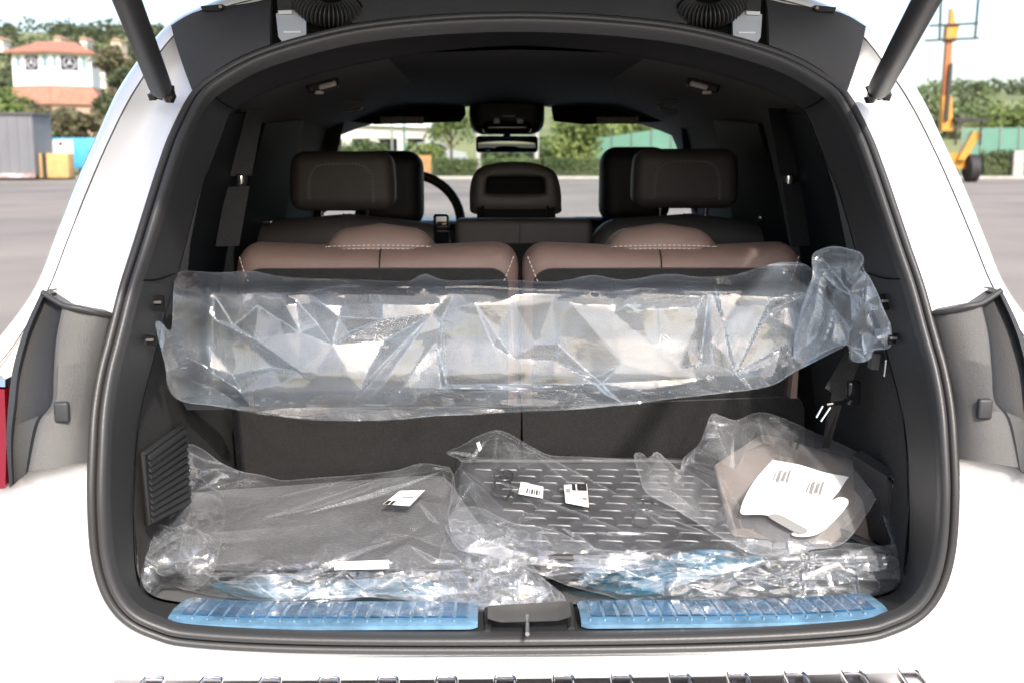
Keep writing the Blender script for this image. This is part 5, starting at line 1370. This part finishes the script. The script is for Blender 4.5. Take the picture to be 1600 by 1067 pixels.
for i, (px, py, w_, c) in enumerate(((6, 68, 5, 0), (96, 66, 6, 1), (136, 68, 6, 0), (186, 70, 8, 1), (150, 96, 9, 0), (190, 98, 8, 1), (168, 118, 4, 0))):
    Y = 330 if py < 90 else 230; p = at(px, py, Y); hw = w_ / F * Y * .9
    labs = ['tiny white house on the left skyline, at the picture edge', 'cream house on the skyline above the red roof', 'white house on the skyline right of the red roof', 'cream house on the skyline beside the strut', 'white house on the slope right of the emblem building', 'cream house on the slope beside the white pillar', 'small white house half hidden by the tall olive tree']
    o = empty('house', (p.x, Y, p.z - 4), labs[i], 'house', 'houses on the left hillside'); wm = mat('house_wall', (.7, .67, .62) if c == 0 else (.62, .52, .40), .8)
    MB().box((p.x, Y, p.z - 1), (hw, 3, 1.6)).build('wall', wm, o, smooth=False)
    mb = MB(); mb.slab([(p.x - hw - .4, Y - 3.4, p.z + .6), (p.x + hw + .4, Y - 3.4, p.z + .6), (p.x, Y - 3.4, p.z + 1.5)], (0, 6.8, 0)); mb.build('roof', mat('house_roof', (.35, .22, .16), .8), o, smooth=False)
    for s in (-.5, .5): MB().box((p.x + s * hw, Y - 3.03, p.z - .8), (hw * .2, .05, .5)).build('window', 'glassk', o, smooth=False)

# ---- right of the car: yellow telehandler with raised boom and pallet frame
def telehandler():
    Y = 52; o = empty('telehandler', (X(1500, Y), Y, 0), 'yellow telehandler with raised boom and black fork frame behind the right pillar', 'lift truck')
    ye = mat('yellow_paint', (.50, .24, .03), .4, var=.1, vscale=2); og = mat('orange_boom', (.42, .13, .035), .4, var=.15, vscale=2)
    A = lambda px, py: at(px, py, Y)
    a, b, c = A(1486, 235), A(1482, 66), A(1485, 26)
    def beam(p, q, w0, w1, d, m, nm, par=o):
        n_ = Vector((1, 0, 0)); mb = MB(); mb.add([p - n_ * w0 + Vector((0, -d, 0)), p + n_ * w0 + Vector((0, -d, 0)), p + n_ * w0 + Vector((0, d, 0)), p - n_ * w0 + Vector((0, d, 0)), q - n_ * w1 + Vector((0, -d, 0)), q + n_ * w1 + Vector((0, -d, 0)), q + n_ * w1 + Vector((0, d, 0)), q - n_ * w1 + Vector((0, d, 0))],
                                                       [(0, 1, 5, 4), (1, 2, 6, 5), (2, 3, 7, 6), (3, 0, 4, 7), (4, 5, 6, 7), (3, 2, 1, 0)]); return mb.build(nm, m, par, smooth=False)
    bm_ = beam(A(1478, 205), A(1477, 150), .26, .20, .22, ye, 'boom'); beam(A(1477, 152), A(1482, 64), .15, .12, .16, og, 'boom_extension', bm_)
    beam(A(1482, 100) + Vector((.0, -.3, 0)), A(1474, 190) + Vector((0, -.3, 0)), .07, .09, .05, 'ink', 'hydraulic_ram', bm_)
    beam(A(1483, 66), A(1487, 40), .22, .26, .25, ye, 'boom_head', bm_); beam(A(1487, 40), A(1486, 14), .14, .06, .12, ye, 'head_tip', bm_)
    fk = MB()
    for p, q in (((1441, 65), (1525, 61)), ((1448, 42), (1524, 38)), ((1464, 64), (1467, -20)), ((1519, 62), (1526, -20))): fk.tube([A(*p) + Vector((0, -.3, 0)), A(*q) + Vector((0, -.3, 0))], .055, 6)
    fk.build('fork_frame', 'ink', o)
    cb_ = MB().box((A(1508, 208).x, Y + .2, A(1508, 208).z), (.55, .6, .55)).build('cab', 'windshield', o, smooth=False)
    zc = A(1508, 188).z; MB().box((A(1510, 188).x, Y + .2, zc), (.75, .8, .07)).build('cab_roof', 'ink', cb_, smooth=False)
    for sx in (-.55, .55): MB().box((A(1508, 208).x + sx, Y - .38, A(1508, 208).z), (.04, .04, .55)).build('cab_post', 'ink', cb_, smooth=False)
    beam(A(1500, 250), A(1526, 206), .16, .22, .2, ye, 'fender_arm')
    MB().box((A(1485, 245).x, Y + 1.5, .95), (1.0, 1.4, .35)).build('chassis', ye, o, smooth=False)
    for px in (1518, 1440):
        w_ = MB().tube([(A(px, 260).x - .25, Y, .62), (A(px, 260).x - .2, Y, .62), (A(px, 260).x + .2, Y, .62), (A(px, 260).x + .25, Y, .62)], [.52, .62, .62, .52], 20).build('wheel', tyre_m, o)
        MB().tube([(A(px, 260).x + .2, Y, .62), (A(px, 260).x + .27, Y, .62)], .3, 14).build('rim', ye, w_)
telehandler()
pr = MB().box((X(1597, 58.2), 58.8, .7), (.25, .25, .7)).build('gate_post', conc, None, smooth=False); tag(pr, 'pale concrete gate post at the end of the right hedge', 'post')
for a in ((1590, 150, 240, 88, 110, 0, 'bright green tree above the green screen at the right edge'), (1560, 172, 232, 95, 90, 1, 'mid green tree beside the bright one at the right'), (1535, 178, 235, 84, 60, 0, 'small green tree behind the cab of the yellow lift')):
    T(a[0], a[1], a[2], a[3], a[4], a[5], a[6], trunk=.12, n=1600, size=.20)
